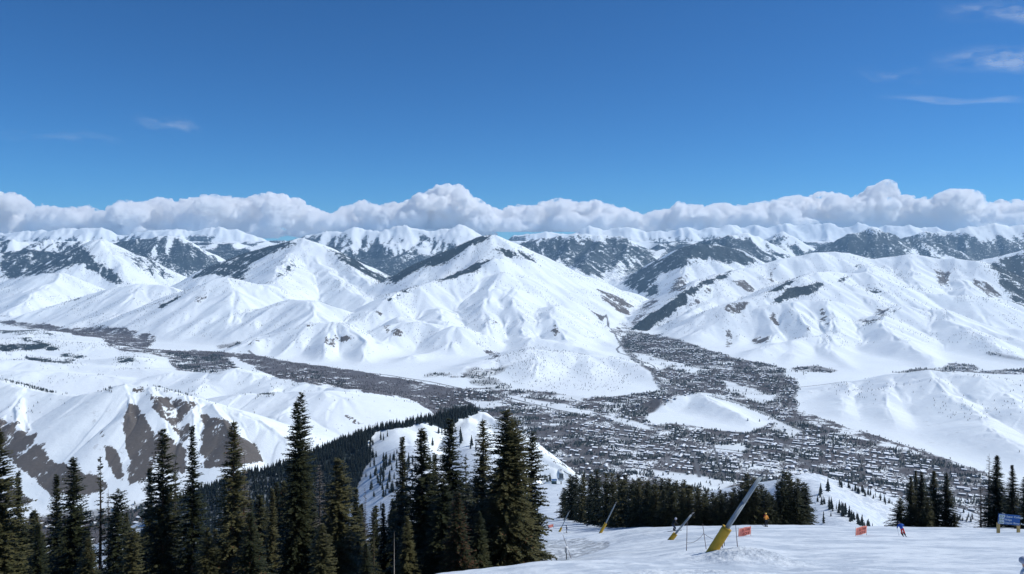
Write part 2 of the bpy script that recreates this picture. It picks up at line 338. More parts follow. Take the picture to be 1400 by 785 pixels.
# fine relief: erosion-like gullies running down the slopes
def grads(X, Y, H):
    Yr = Y[:, 0]; Hu = np.gradient(H, UC, axis=1)/Y
    Hy = np.gradient(H, Yr, axis=0)-Hu*UC[None, :]
    return Hu, Hy
def gullies(X, Y, H, wl, seed):
    gx, gy = grads(X, Y, H); g = np.hypot(gx, gy)+1e-6
    px, py = -gy/g, gx/g                      # along the contour
    x = X/(wl*1.3); y = Y/(wl*1.3); xi = np.floor(x); yi = np.floor(y)
    acc = np.zeros(H.shape, np.float32); ws = np.zeros(H.shape, np.float32)
    for ox in (-1, 0, 1):
        for oy in (-1, 0, 1):
            cx = (xi+ox).astype(np.int64); cy = (yi+oy).astype(np.int64)
            h = _perm[(_perm[(cx+seed*37) & 4095]+cy) & 4095]
            rx = cx+.5+_gx[h]*.35; ry = cy+.5+_gy[h]*.35
            dx = x-rx; dy = y-ry; w_ = np.exp(-(dx*dx+dy*dy)*2.2)
            acc += w_*np.cos((dx*px+dy*py)*1.3*2*np.pi+h*.9); ws += w_
    return acc/ws, g
rel = np.clip((hr-zb)/90, 0, 1)
STREAK = np.zeros(hr.shape, np.float32)
for wl, amp in ((360, .05), (170, .028), (85, .014)):
    q, g = gullies(Xf, Yf, hr, wl, int(wl))
    fade = np.clip((Xf*0+wl)/(Yf*.008), 0, 1)*np.clip(g/.28, 0, 1)
    fade *= np.where(Yf > 13000, 1.5, 1.0)*np.clip(Yf/5500, .35, 1)
    hr = hr+rel*amp*wl*.8*q*fade
    STREAK += q*(.3, .4, .3)[(360, 170, 85).index(wl)]
hr = hr+rel*1.5*fbm(Xf/120, Yf/120, 3, 71)
hr = hr+rel*sstep(12500, 19000, Yf)*(150*fbm(Xf/1500, Yf/1500, 2, 75)+70*(.3-np.abs(fbm(Xf/620, Yf/620, 3, 77))))
nz = near_z(700+F*UC[None, :]+0*Yf, Yf)
nb = sstep(2400, 2000, Yf)
nz2 = nz*nb+(-30)*(1-nb)
hills = hr
Hf = smax(hills, nz2, 10.0)
Xn, Yn, Hn0 = tents(Y_near)
PXn = 700+F*UC[None, :]+0*Yn
nz = near_z(PXn, Yn)
Hn = smax(np.where(Yn > 350, Hn0, -400), nz, 10.0)
Hf[0] = Hn[-1]
Hn_base = Hn.copy()
print('grids', Hn.shape, Hf.shape, time.time()-T0)
def sampler(Yr, Hg):
    def f(x, y):
        x = np.asarray(x, float); y = np.asarray(y, float)
        fi = np.interp(y, Yr, np.arange(len(Yr))); fj = (x/y*F+700-PXC[0])/STEP
        fi = np.clip(fi, 0, len(Yr)-1.001); fj = np.clip(fj, 0, NC-1.001)
        i = fi.astype(int); j = fj.astype(int); a = fi-i; b = fj-j
        return (Hg[i, j]*(1-a)+Hg[i+1, j]*a)*(1-b)+(Hg[i, j+1]*(1-a)+Hg[i+1, j+1]*a)*b
    return f
def grid_mesh(name, X, Y, Z, mats):
    n, m = X.shape
    v = np.stack([X.ravel(), Y.ravel(), Z.ravel()], 1)
    idx = np.arange(n*m).reshape(n, m)
    f = np.stack([idx[:-1, :-1].ravel(), idx[:-1, 1:].ravel(), idx[1:, 1:].ravel(), idx[1:, :-1].ravel()], 1)
    me = np_mesh(name, v, f, mats, True)
    return me
# ------------------------------------------------------------------ what grows or lies where (masks on the ground mesh)
def pip(px, py, poly):
    ins = np.zeros(px.shape, bool); n = len(poly)
    for i in range(n):
        x0, y0 = poly[i]; x1, y1 = poly[(i+1) % n]
        if y0 == y1: continue
        c = ((y0 > py) != (y1 > py)) & (px < (x1-x0)*(py-y0)/(y1-y0)+x0)
        ins ^= c
    return ins
def rowof(Y, H): return HZ+F*(ZC-H)/Y
RFar = rowof(Yf, Hf); RNear = rowof(Yn, Hn)
nzA = fbm(Xf/330, Yf/330, 3, 81); nzB = fbm(Xf/330, Yf/330, 3, 91); nzC = fbm(Xf/60, Yf/60, 3, 95)
M = {k: np.zeros(Hf.shape, np.float32) for k in ('forest', 'dirt', 'brush', 'town', 'trees')}
def fill(key, poly, val, y0=2.4, y1=40, jit=3.5, mode='max'):
    i0 = np.searchsorted(Y_far, y0*1000); i1 = np.searchsorted(Y_far, y1*1000)
    xs = [p[0] for p in poly]; j0 = max(0, int((min(xs)-8-PXC[0])/STEP)); j1 = min(NC, int((max(xs)+8-PXC[0])/STEP)+1)
    if j1 <= j0: return
    sl = (slice(i0, i1), slice(j0, j1))
    px = PXC[None, j0:j1]+jit*1.6*nzA[sl]; py = RFar[sl]+jit*nzB[sl]
    ins = pip(px, py, poly)
    m = M[key][sl]
    if mode == 'max': np.maximum(m, np.where(ins, val, 0), out=m)
    else: m[ins] = val
def FO(poly, v, a=7.5, b=13.0): fill('forest', poly, v, a, b)
FO(c5((0,180),(100,170),(330,160),(360,200),(480,290),(520,320),(440,310),(300,230),(220,270),(0,300)), .8, 11, 15.5)
FO(c5((480,190),(640,220),(700,290),(640,300),(540,250)), .5, 11, 15)
FO(c5((650,210),(730,180),(860,220),(800,270),(720,280),(660,240)), .9, 13, 18)
FO(c5((780,150),(850,170),(860,200),(800,190)), .5, 14, 18)
FO(c5((860,280),(740,290),(900,210),(1080,150),(1180,120),(1160,170),(1000,230),(970,300),(930,300)), .8, 9, 14)
FO(c5((1100,290),(1180,210),(1180,240),(1120,290)), .85, 9, 13)
FO([(439,338),(480,350),(539,390),(520,388),(480,364)], .85, 9, 13)
FO(c5((630,400),(800,320),(750,345),(640,420)), .95)
FO(c5((240,386),(380,356),(300,378),(240,396)), .9, 8, 12)
FO(c6((190,290),(300,240),(440,170),(560,125),(620,130),(500,190),(400,240),(330,260),(240,315)), 1.0, 9, 13)
FO(c6((60,190),(150,180),(220,200),(250,230),(190,280),(100,230)), .75, 13, 24)
FO(c6((250,180),(320,170),(330,220),(270,240)), .65, 13, 24)
FO(c6((610,170),(720,180),(800,210),(800,230),(700,210),(620,190)), .65, 9, 12)
FO(c6((400,300),(550,240),(640,205),(540,268),(420,313)), .95, 8, 12)
FO(c6((200,380),(260,340),(390,315),(300,343),(210,385)), .75, 8, 12)
FO(c6((720,145),(900,125),(1050,140),(1130,130),(1230,170),(1280,210),(1150,220),(1060,290),(980,270),(880,210)), .8, 13, 22)
FO(c6((1130,310),(1250,230),(1400,170),(1400,240),(1280,290),(1280,370),(1180,340)), .85, 11, 16)
FO(c7((0,180),(80,150),(240,170),(350,230),(270,240),(160,220),(60,210),(0,260)), .95, 11, 16)
FO(c7((0,370),(150,290),(250,260),(120,330),(0,400)), 1, 8, 11.5)
FO(c6((1170,495),(1250,430),(1400,340),(1400,390),(1240,505)), 1, 7.5, 11)
FO(c7((350,365),(450,310),(510,290),(430,345)), .95, 8, 11)
FO(c7((380,398),(460,338),(600,300),(590,340),(450,388)), .95, 8, 11)
FO(c7((660,303),(710,283),(690,308)), .95, 8, 11)
FO(c7((770,320),(830,315),(850,350),(790,350)), .4, 8, 11)
FO(c7((380,130),(440,110),(470,150),(410,150)), .8, 15, 22)
FO(c7((580,170),(700,120),(800,110),(1000,120),(1100,130),(1150,190),(1080,210),(1000,170),(870,200),(760,200),(600,190)), .8, 12.5, 22)
FO(c7((1260,230),(1400,190),(1480,180),(1480,420),(1400,400),(1350,380),(1300,320),(1290,280)), .85, 8.5, 14)
FO(c7((730,500),(900,405),(920,405),(780,480)), .5, 6, 9.5)
FO(c7((730,245),(770,235),(720,262)), .8, 9, 12)
# thin rows of trees on the low ground at the left
for q, v in (((c5((0,553),(200,558),(240,575),(0,588))), 1), (c5((60,527),(160,543),(240,570),(180,564)), 1), (c5((90,602),(240,618),(330,605),(265,634),(120,620)), 1), (c5((20,480),(200,520),(60,500)), .7), (c5((460,612),(530,608),(540,627),(470,630)), .8), (c5((0,500),(150,505),(240,520),(120,520),(0,512)), .6), (c5((250,590),(330,600),(320,615),(240,600)), .7)):
    fill('forest', q, v*.8, 3.6, 8, 3.0)
fill('trees', c5((-60,680),(0,685),(200,730),(450,720),(440,745),(200,750),(0,705),(-60,695)), 1, 3.25, 4.3, 1.0)
fill('trees', c5((590,715),(740,745),(750,765),(600,735)), .55, 3.2, 4.3, 1.0)
fill('trees', c2((0,110),(70,105),(75,118),(0,125)), .8, 3.5, 5, 1.0)
# bare ground on the sunny slopes
j = lambda q, v=1.0: fill('dirt', q, v, 2.5, 3.8, 3.0)
j(c1((480,130),(520,150),(545,190),(575,260),(590,330),(570,400),(540,440),(470,460),(475,400),(480,350),(470,300),(460,230)))
j(c1((545,100),(740,140),(715,200),(720,260),(690,300),(620,210),(570,160)), .85)
j(c1((590,240),(620,260),(705,310),(700,400),(640,410),(600,380),(580,290)))
j(c1((750,180),(860,200),(900,260),(970,300),(990,360),(900,375),(860,380),(770,390),(755,300),(770,230)))
j(c1((385,300),(430,310),(460,370),(465,450),(430,440),(400,380)))
j(c1((-60,190),(0,200),(60,220),(130,280),(190,340),(290,390),(360,420),(420,460),(330,490),(200,490),(130,430),(60,380),(20,330),(-60,300)), .95)
j(c1((-60,420),(70,450),(140,510),(100,530),(-60,520)))
j(c1((340,220),(400,230),(440,300),(380,290)), .42)
j(c1((-60,150),(40,170),(160,270),(240,330),(180,330),(60,220)), .45)
j(c1((475,75),(570,85),(565,108),(490,102)), .8)
fill('dirt', c2((300,180),(350,180),(400,215),(390,240),(300,240)), .4, 3.2, 5)
d = lambda q, v=.6: fill('dirt', q, v, 5.5, 16, 3.0)
for q in (((200,490),(235,500),(230,570),(210,565)), ((385,425),(412,430),(425,485),(400,480)), ((580,410),(610,425),(625,485),(590,470)), ((530,450),(552,495),(535,525)), ((310,545),(380,520),(400,550),(330,560)), ((440,510),(470,525),(460,540)), ((205,400),(330,378),(260,440),(210,430)), ((170,330),(330,360),(230,340)), ((130,330),(160,330),(150,370),(120,350)), ((220,300),(290,290),(340,350),(300,355)), ((370,250),(400,240),(405,310),(375,300)), ((60,400),(110,370),(110,400),(70,410)), ((1030,250),(1100,260),(1110,330),(1060,320)), ((160,430),(180,430),(185,450),(165,450))):
    d(c7(*q), .82)
d(c7((1170,280),(1250,310),(1330,375),(1260,365),(1200,320)), .85)
d(c7((0,290),(50,285),(60,320),(0,350)), .6)
for q in (((1040,330),(1180,390),(1170,445),(1100,420),(1060,370)), ((985,395),(1080,450),(1050,475)), ((855,480),(885,475),(885,530),(860,510)), ((1380,280),(1400,270),(1400,340),(1310,350)), ((730,440),(740,440),(735,500),(725,500)), ((610,465),(640,465),(635,482),(615,482)), ((150,430),(200,410),(190,450)), ((0,520),(80,530),(80,550),(0,545))):
    d(c6(*q), .8)
d(c6((180,480),(230,480),(290,510),(270,530),(210,520)), .7); d(c5((1280,520),(1330,520),(1350,570),(1290,550)), .8); d(c5((1210,470),(1250,470),(1250,500)), .6)
d(c5((770,370),(830,350),(830,390),(780,400)), .6); d(c5((1120,445),(1200,450),(1180,470)), .4); d(c5((960,550),(1060,530),(980,580)), .5)
# brush and leafless trees along the rivers
b = lambda q, v, jt=2.5: fill('brush', q, v, 2.4, 16, jt)
b(c5((180,490),(500,490),(620,520),(600,570),(440,565),(400,530),(250,510)), .75)
b(c5((0,460),(200,478),(420,518),(600,556),(600,572),(400,535),(180,495),(0,474)), .8); b([(140,470),(240,480),(330,484),(250,490),(170,482)], .6); b(c5((0,470),(180,470),(300,500),(200,505),(0,480)), .5); b(c5((0,435),(90,430),(60,445),(0,450)), .5)
b([(206,477),(326,482),(400,494),(480,506),(563,520),(672,537),(640,560),(600,568),(560,545),(480,534),(377,517),(319,489),(240,482)], .85)
b([(585,545),(640,532),(690,545),(620,560)], .9)
b([(832,455),(850,440),(880,455),(900,470),(960,480),(1000,490),(960,500),(900,500),(870,470)], .5)
b([(905,413),(890,403),(878,418),(868,430),(862,447),(875,450),(885,425)], .55)
b([(1000,500),(1085,520),(1090,560),(1180,590),(1290,625),(1350,645),(1350,665),(1200,615),(1100,585),(1060,545)], .62)
b([(690,590),(760,600),(830,640),(800,660),(740,620)], .6)
b(c6((540,490),(560,540),(640,590),(690,640),(650,650),(600,600),(560,560)), .5, 1)
b(c7((820,390),(870,400),(840,460),(760,480),(740,460),(800,440)), .5)
b([(0,720),(160,700),(330,680),(330,790),(0,790)], .8)
# the town
tw = lambda q, v, jt=2.0: fill('town', q, v, 2.0, 9.5, jt, 'set')
tw([(585,545),(640,530),(760,537),(800,545),(860,540),(902,534),(893,512),(862,490),(845,470),(858,455),(905,458),(960,476),(1000,488),(1060,500),(1085,512),(1092,530),(1085,545),(1090,570),(1120,585),(1200,608),(1290,632),(1352,650),(1400,690),(1400,740),(1250,740),(1100,700),(800,690),(740,620),(690,590),(600,562)], 1.0)
tw([(226,482),(309,486),(322,503),(298,511),(240,506)], 1.0)
tw([(378,512),(420,505),(470,520),(470,533),(420,525)], .5)
tw(c6((340,690),(370,670),(480,675),(640,650),(690,640),(640,680),(560,690)), .6)
tw(c6((510,655),(560,650),(700,730),(640,740),(540,720)), .45)
tw([(0,712),(150,695),(330,672),(420,700),(420,800),(-60,800),(-60,720)], .8)
tw(c7((870,668),(1000,652),(1080,650),(1100,632),(1200,640),(1230,660),(1400,655),(1560,665),(1560,680),(1240,672),(1180,668),(1000,672)), .8, 1)
tw(c7((470,650),(560,640),(660,660),(640,668),(480,666)), .85, 1)
tw(c7((1220,583),(1270,590),(1400,615),(1560,640),(1400,622),(1260,600)), .6, 1)
tw(c5((860,560),(950,545),(960,560),(880,575)), .6)
tw(c5((360,480),(500,495),(480,505),(370,492)), .5)
# open fields inside the town
for q in ([(900,558),(925,544),(957,536),(990,544),(1040,562),(1064,575),(1046,581),(1024,592),(985,590),(945,582),(915,578),(895,580),(880,574),(890,566)], [(888,641),(955,649),(1003,662),(985,673),(940,662),(905,656)], [(629,543),(671,549),(696,554),(664,560)], [(690,538),(815,563),(800,568),(700,549)], [(864,481),(929,498),(900,507),(870,492)], [(975,607),(1018,606),(1015,620),(975,616)], [(1070,507),(1102,509),(1102,520),(1075,517)], [(1000,570),(1070,573),(1030,580)], [(760,538),(800,542),(790,550),(752,545)], [(826,568),(850,572),(880,580),(900,586),(870,586),(838,578)], [(985,520),(1030,530),(1060,548),(1040,552),(1000,535)], [(925,498),(960,505),(950,512),(915,505)], [(1060,575),(1095,590),(1085,600),(1050,586)]):
    tw(q, 0.0 if 538 < q[0][1] < 560 and q[0][0] == 900 else 0.1, 4.0); fill('brush', q, 0.0, 2.4, 9, 2.0, 'set')
low = sstep(120, 60, Hf)
for kk in ('town', 'brush'): M[kk] *= np.where((Yf < 9500) & (kk == 'town'), low, 1)
_n2 = fbm(Xf/170, Yf/170, 3, 85)
halo = soft(soft(soft(M['forest'], 12), 12), 12)
for kk, ns, gs, am in (('forest', 5, .5, .5), ('dirt', 5, -.6, .15), ('brush', 4, 0, .5), ('town', 3, 0, .45)):
    s_ = soft(M[kk], ns)
    M[kk] = np.clip(s_+np.clip(s_*4, 0, 1)*(1-.4*(s_ > .9))*(am*_n2-gs*STREAK+(.35*nzC+.02 if kk == 'dirt' else 0)+(.12 if kk == 'forest' else 0)), 0, 1).astype(np.float32)*(s_ > .03)
# roads (dark, ploughed) on the valley floor
ROADS = [([(821,449),(829,446),(834,456),(843,463),(850,470),(848,474),(843,477),(846,482),(864,488),(893,502),(896,509),(891,516),(911,531),(943,541)], 16),
 ([(971,541),(1010,552),(1064,573),(1110,593)], 14), ([(814,570),(871,588),(943,609),(952,634),(956,652)], 17),
 ([(340,486),(400,496),(460,505),(529,513),(587,522),(640,533),(700,545),(760,560),(814,570)], 18),
 ([(975,608),(985,640),(990,655)], 12), ([(943,609),(1020,618),(1100,632),(1200,655)], 12), ([(1087,530),(1150,524),(1221,520)], 9),
 ([(700,575),(760,590),(840,610),(943,620)], 12), ([(780,545),(820,556),(880,560)], 9), ([(1050,590),(1110,640),(1150,680)], 11)]
def vpt(px, py):
    Y = ZC*F/(py-HZ); return ((px-700)/F*Y, Y)
road = np.zeros(Hf.shape, np.float32)
for pts, wd in ROADS:
    w = [vpt(*p) for p in pts]
    for (x0, y0), (x1, y1) in zip(w[:-1], w[1:]):
        i0 = np.searchsorted(Y_far, min(y0, y1)-40); i1 = np.searchsorted(Y_far, max(y0, y1)+40)
        ya, yb = Y_far[i0], Y_far[i1]
        ua = min((min(x0, x1)-40)/ya, (min(x0, x1)-40)/yb); ub = max((max(x0, x1)+40)/ya, (max(x0, x1)+40)/yb)
        j0, j1 = np.searchsorted(UC, ua), np.searchsorted(UC, ub)
        X = Xf[i0:i1, j0:j1]; Y = Yf[i0:i1, j0:j1]; dx, dy = x1-x0, y1-y0
        t = np.clip(((X-x0)*dx+(Y-y0)*dy)/(dx*dx+dy*dy), 0, 1)
        dd = np.hypot(X-x0-t*dx, Y-y0-t*dy)
        sub = road[i0:i1, j0:j1]; wr = max(wd*.5, .0014*Y.mean()); np.maximum(sub, sstep(wr*1.2, wr*.6, dd), out=sub)
M['forest'] = np.maximum(M['forest'], np.clip(halo*2.2, 0, .62)*(Yf > 8500)*sstep(-.25, .5, _n2-.3*STREAK)).astype(np.float32)
# far-off ranges: woods on the lower, shaded sides
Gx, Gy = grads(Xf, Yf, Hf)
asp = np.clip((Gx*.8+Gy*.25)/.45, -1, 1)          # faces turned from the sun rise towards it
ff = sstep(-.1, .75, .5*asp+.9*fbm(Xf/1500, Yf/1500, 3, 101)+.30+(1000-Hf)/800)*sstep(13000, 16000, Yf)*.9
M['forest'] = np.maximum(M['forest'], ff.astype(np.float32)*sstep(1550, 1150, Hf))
M['forest'] *= (M['forest'] > .02)
print('masks', time.time()-T0)
# ------------------------------------------------------------------ materials
def mat(name, col, rough=.7, metal=0.0, spec=.3, noise=None, bump=None, trans=0):
    """noise=(scale, amount): brightness variation; bump=(scale, strength, distance)"""
    m = bpy.data.materials.new(name); m.use_nodes = True; nt = m.node_tree; p = nt.nodes['Principled BSDF']
    p.inputs['Base Color'].default_value = (*col, 1); p.inputs['Roughness'].default_value = rough
    p.inputs['Metallic'].default_value = metal; p.inputs['Specular IOR Level'].default_value = spec
    N = nt.nodes.new; L = nt.links.new
    tc = N('ShaderNodeTexCoord')
    if noise:
        n = N('ShaderNodeTexNoise'); n.inputs['Scale'].default_value = noise[0]; n.inputs['Detail'].default_value = 4
        L(tc.outputs['Object'], n.inputs['Vector'])
        mr = N('ShaderNodeMapRange'); mr.inputs['From Min'].default_value = .3; mr.inputs['From Max'].default_value = .7
        mr.inputs['To Min'].default_value = 1-noise[1]; mr.inputs['To Max'].default_value = 1+noise[1]
        L(n.outputs['Fac'], mr.inputs['Value'])
        mx = N('ShaderNodeVectorMath'); mx.operation = 'SCALE'; mx.inputs[0].default_value = col
        L(mr.outputs[0], mx.inputs['Scale']); L(mx.outputs[0], p.inputs['Base Color'])
    if bump:
        n = N('ShaderNodeTexNoise'); n.inputs['Scale'].default_value = bump[0]; n.inputs['Detail'].default_value = 3
        L(tc.outputs['Object'], n.inputs['Vector'])
        bp = N('ShaderNodeBump'); bp.inputs['Strength'].default_value = bump[1]; bp.inputs['Distance'].default_value = bump[2]
        L(n.outputs['Fac'], bp.inputs['Height']); L(bp.outputs[0], p.inputs['Normal'])
    return m
class G:      # small node-graph writer
    def __init__(s, m): s.nt = m.node_tree
    def n(s, t, ins=None, **kw):
        nd = s.nt.nodes.new(t)
        for k, v in kw.items(): setattr(nd, k, v)
        for k, v in (ins or {}).items(): s.put(nd.inputs[k], v)
        return nd
    def put(s, sock, v):
        if hasattr(v, 'is_output'): s.nt.links.new(v, sock)
        else: sock.default_value = v
    def math(s, op, a, b=None, c=None, clamp=False):
        nd = s.nt.nodes.new('ShaderNodeMath'); nd.operation = op; nd.use_clamp = clamp
        for i, v in enumerate((a, b, c)):
            if v is not None: s.put(nd.inputs[i], v)
        return nd.outputs[0]
    def mix(s, f, a, b):
        nd = s.nt.nodes.new('ShaderNodeMix'); nd.data_type = 'RGBA'
        s.put(nd.inputs['Factor'], f); s.put(nd.inputs['A'], a); s.put(nd.inputs['B'], b)
        return nd.outputs['Result']
    def attr(s, nm): return s.n('ShaderNodeAttribute', attribute_name=nm).outputs['Fac']
    def noise(s, scale, vec, detail=3, rough=.55):
        return s.n('ShaderNodeTexNoise', {'Scale': scale, 'Detail': detail, 'Roughness': rough, 'Vector': vec}).outputs['Fac']
    def ramp(s, v, a, b, to0=0.0, to1=1.0):
        return s.n('ShaderNodeMapRange', {'Value': v, 'From Min': a, 'From Max': b, 'To Min': to0, 'To Max': to1}, interpolation_type='SMOOTHSTEP').outputs[0]
SNOW = (.84, .895, .925, 1)
def terrain_mat():
    m = bpy.data.materials.new('snowy_terrain'); m.use_nodes = True; g = G(m); p = m.node_tree.nodes['Principled BSDF']
    geo = g.n('ShaderNodeNewGeometry'); pos = geo.outputs['Position']
    mp = g.n('ShaderNodeMapping', {'Vector': pos, 'Scale': (1, 1, .35)}).outputs[0]
    n1 = g.noise(.03, mp, 6, .68); n2 = g.noise(.0016, pos, 4); n3 = g.noise(.11, mp, 3, .6); n4 = g.noise(.011, pos, 4)
    snow = g.mix(g.ramp(n2, .35, .65), SNOW, (.79, .84, .88, 1))
    # low scrub and rock poking through, sparse
    nz = g.n('ShaderNodeSeparateXYZ', {'Vector': geo.outputs['Normal']}).outputs['Z']
    steep = g.ramp(nz, .93, .78)
    spk = g.math('MULTIPLY', g.ramp(g.math('ADD', n1, g.math('MULTIPLY', g.math('SUBTRACT', n4, .5), .55)), .665, .70), g.math('ADD', g.math('MULTIPLY', steep, .8), .22), clamp=True)
    col = g.mix(spk, snow, (.17, .15, .14, 1))
    # dirt
    st = g.n('ShaderNodeMapping', {'Vector': pos, 'Rotation': (0, 0, .5), 'Scale': (1, .45, .25)}).outputs[0]
    nd = g.math('ADD', g.math('MULTIPLY', g.noise(.07, st, 6, .72), .7), g.math('MULTIPLY', g.noise(.016, st, 3), .3))
    dm = g.ramp(g.math('SUBTRACT', g.math('MULTIPLY_ADD', g.attr('dirt'), .38, .25), nd), -.015, .03)
    dcol = g.mix(n3, (.085, .074, .066, 1), (.155, .135, .12, 1))
    col = g.mix(dm, col, dcol)
    # brush
    bm_ = g.ramp(g.math('SUBTRACT', g.math('MULTIPLY_ADD', g.attr('brush'), .42, .27), g.math('ADD', g.math('MULTIPLY', n1, .6), g.math('MULTIPLY', n4, .4))), -.04, .06)
    col = g.mix(bm_, col, g.mix(n3, (.075, .07, .075, 1), (.17, .155, .155, 1)))
    # town ground
    tm = g.math('MULTIPLY', g.attr('town'), g.ramp(g.math('ADD', g.math('MULTIPLY', n3, .35), g.math('ADD', g.math('MULTIPLY', n4, .35), g.math('MULTIPLY', g.noise(.0045, pos, 4, .6), .5))), .665, .625), clamp=True)
    col = g.mix(tm, col, g.mix(n1, (.052, .048, .05, 1), (.14, .122, .118, 1)))
    # forest floor
    fn = g.math('ADD', g.math('MULTIPLY', n1, .7), g.math('MULTIPLY', n4, .3))
    fm = g.ramp(g.math('SUBTRACT', g.math('MULTIPLY_ADD', g.attr('forest'), .37, .25), fn), -.025, .025)
    col = g.mix(fm, col, (.03, .042, .045, 1))
    col = g.mix(g.attr('road'), col, (.12, .12, .125, 1))
    g.put(p.inputs['Base Color'], col); p.inputs['Roughness'].default_value = .75; p.inputs['Specular IOR Level'].default_value = .15
    bp = g.n('ShaderNodeBump', {'Strength': .55, 'Distance': 5.0, 'Height': g.math('ADD', g.noise(.02, pos, 5, .55), g.math('MULTIPLY', n3, .12))})
    g.put(p.inputs['Normal'], bp.outputs[0])
    return m
def piste_mat():
    m = bpy.data.materials.new('groomed_snow'); m.use_nodes = True; g = G(m); p = m.node_tree.nodes['Principled BSDF']
    pos = g.n('ShaderNodeNewGeometry').outputs['Position']
    mp = g.n('ShaderNodeMapping', {'Vector': pos, 'Rotation': (0, 0, .12), 'Scale': (.45, .8, .8)}).outputs[0]
    a = g.noise(.22, mp, 5, .6); b_ = g.noise(1.3, mp, 4, .6); c = g.noise(9, pos, 3, .6); far = g.noise(.03, pos, 4)
    col = g.mix(g.ramp(g.math('ADD', g.math('MULTIPLY', a, .6), g.math('MULTIPLY', b_, .4)), .44, .56), (.50, .555, .625, 1), (.72, .765, .81, 1))
    col = g.mix(g.ramp(b_, .60, .74), col, (.80, .83, .86, 1))
    rg = g.math('MULTIPLY', g.attr('rough'), g.ramp(b_, .62, .42))
    col = g.mix(g.math('MULTIPLY', rg, .75), col, (.27, .285, .30, 1))
    sc = g.math('MULTIPLY', g.attr('scrub'), g.ramp(g.noise(.12, pos, 4, .6), .60, .66))
    col = g.mix(sc, col, (.17, .15, .14, 1))
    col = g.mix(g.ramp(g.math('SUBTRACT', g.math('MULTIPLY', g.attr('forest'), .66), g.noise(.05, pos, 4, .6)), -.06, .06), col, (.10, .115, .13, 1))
    g.put(p.inputs['Base Color'], col); p.inputs['Roughness'].default_value = .55; p.inputs['Specular IOR Level'].default_value = .25
    wv = g.n('ShaderNodeTexWave', {'Vector': g.n('ShaderNodeMapping', {'Vector': pos, 'Rotation': (0, 0, .55)}).outputs[0], 'Scale': .22, 'Distortion': 9.0, 'Detail': 3.0, 'Detail Scale': .35}, wave_type='BANDS').outputs['Fac']
    trk = g.math('MULTIPLY', g.ramp(wv, .93, 1.0), g.ramp(a, .42, .55))
    ck = g.math('MULTIPLY', g.attr('chunk'), g.math('MULTIPLY', g.noise(5.5, pos, 4, .7), .35))
    h = g.math('ADD', g.math('MULTIPLY_ADD', trk, 0.0, ck), g.math('MULTIPLY', b_, .35)); h = g.math('ADD', h, 0.0)
    h = g.math('ADD', h, g.math('MULTIPLY', b_, .0), g.math('ADD', g.math('MULTIPLY', c, .07), g.math('MULTIPLY', a, .6)))
    bp = g.n('ShaderNodeBump', {'Strength': .9, 'Distance': .5, 'Height': h})
    g.put(p.inputs['Normal'], bp.outputs[0])
    return m
def needle_mat(name, c0, c1):
    m = bpy.data.materials.new(name); m.use_nodes = True; g = G(m); p = m.node_tree.nodes['Principled BSDF']
    pos = g.n('ShaderNodeNewGeometry').outputs['Position']
    oi = g.n('ShaderNodeObjectInfo').outputs['Random']
    f = g.math('ADD', g.math('MULTIPLY', g.noise(1.1, pos, 3), .8), g.math('MULTIPLY', g.math('SUBTRACT', oi, .5), .35), clamp=True)
    g.put(p.inputs['Base Color'], g.mix(g.ramp(f, .3, .62), (*c0, 1), (*c1, 1)))
    p.inputs['Roughness'].default_value = .6; p.inputs['Specular IOR Level'].default_value = .25
    return m
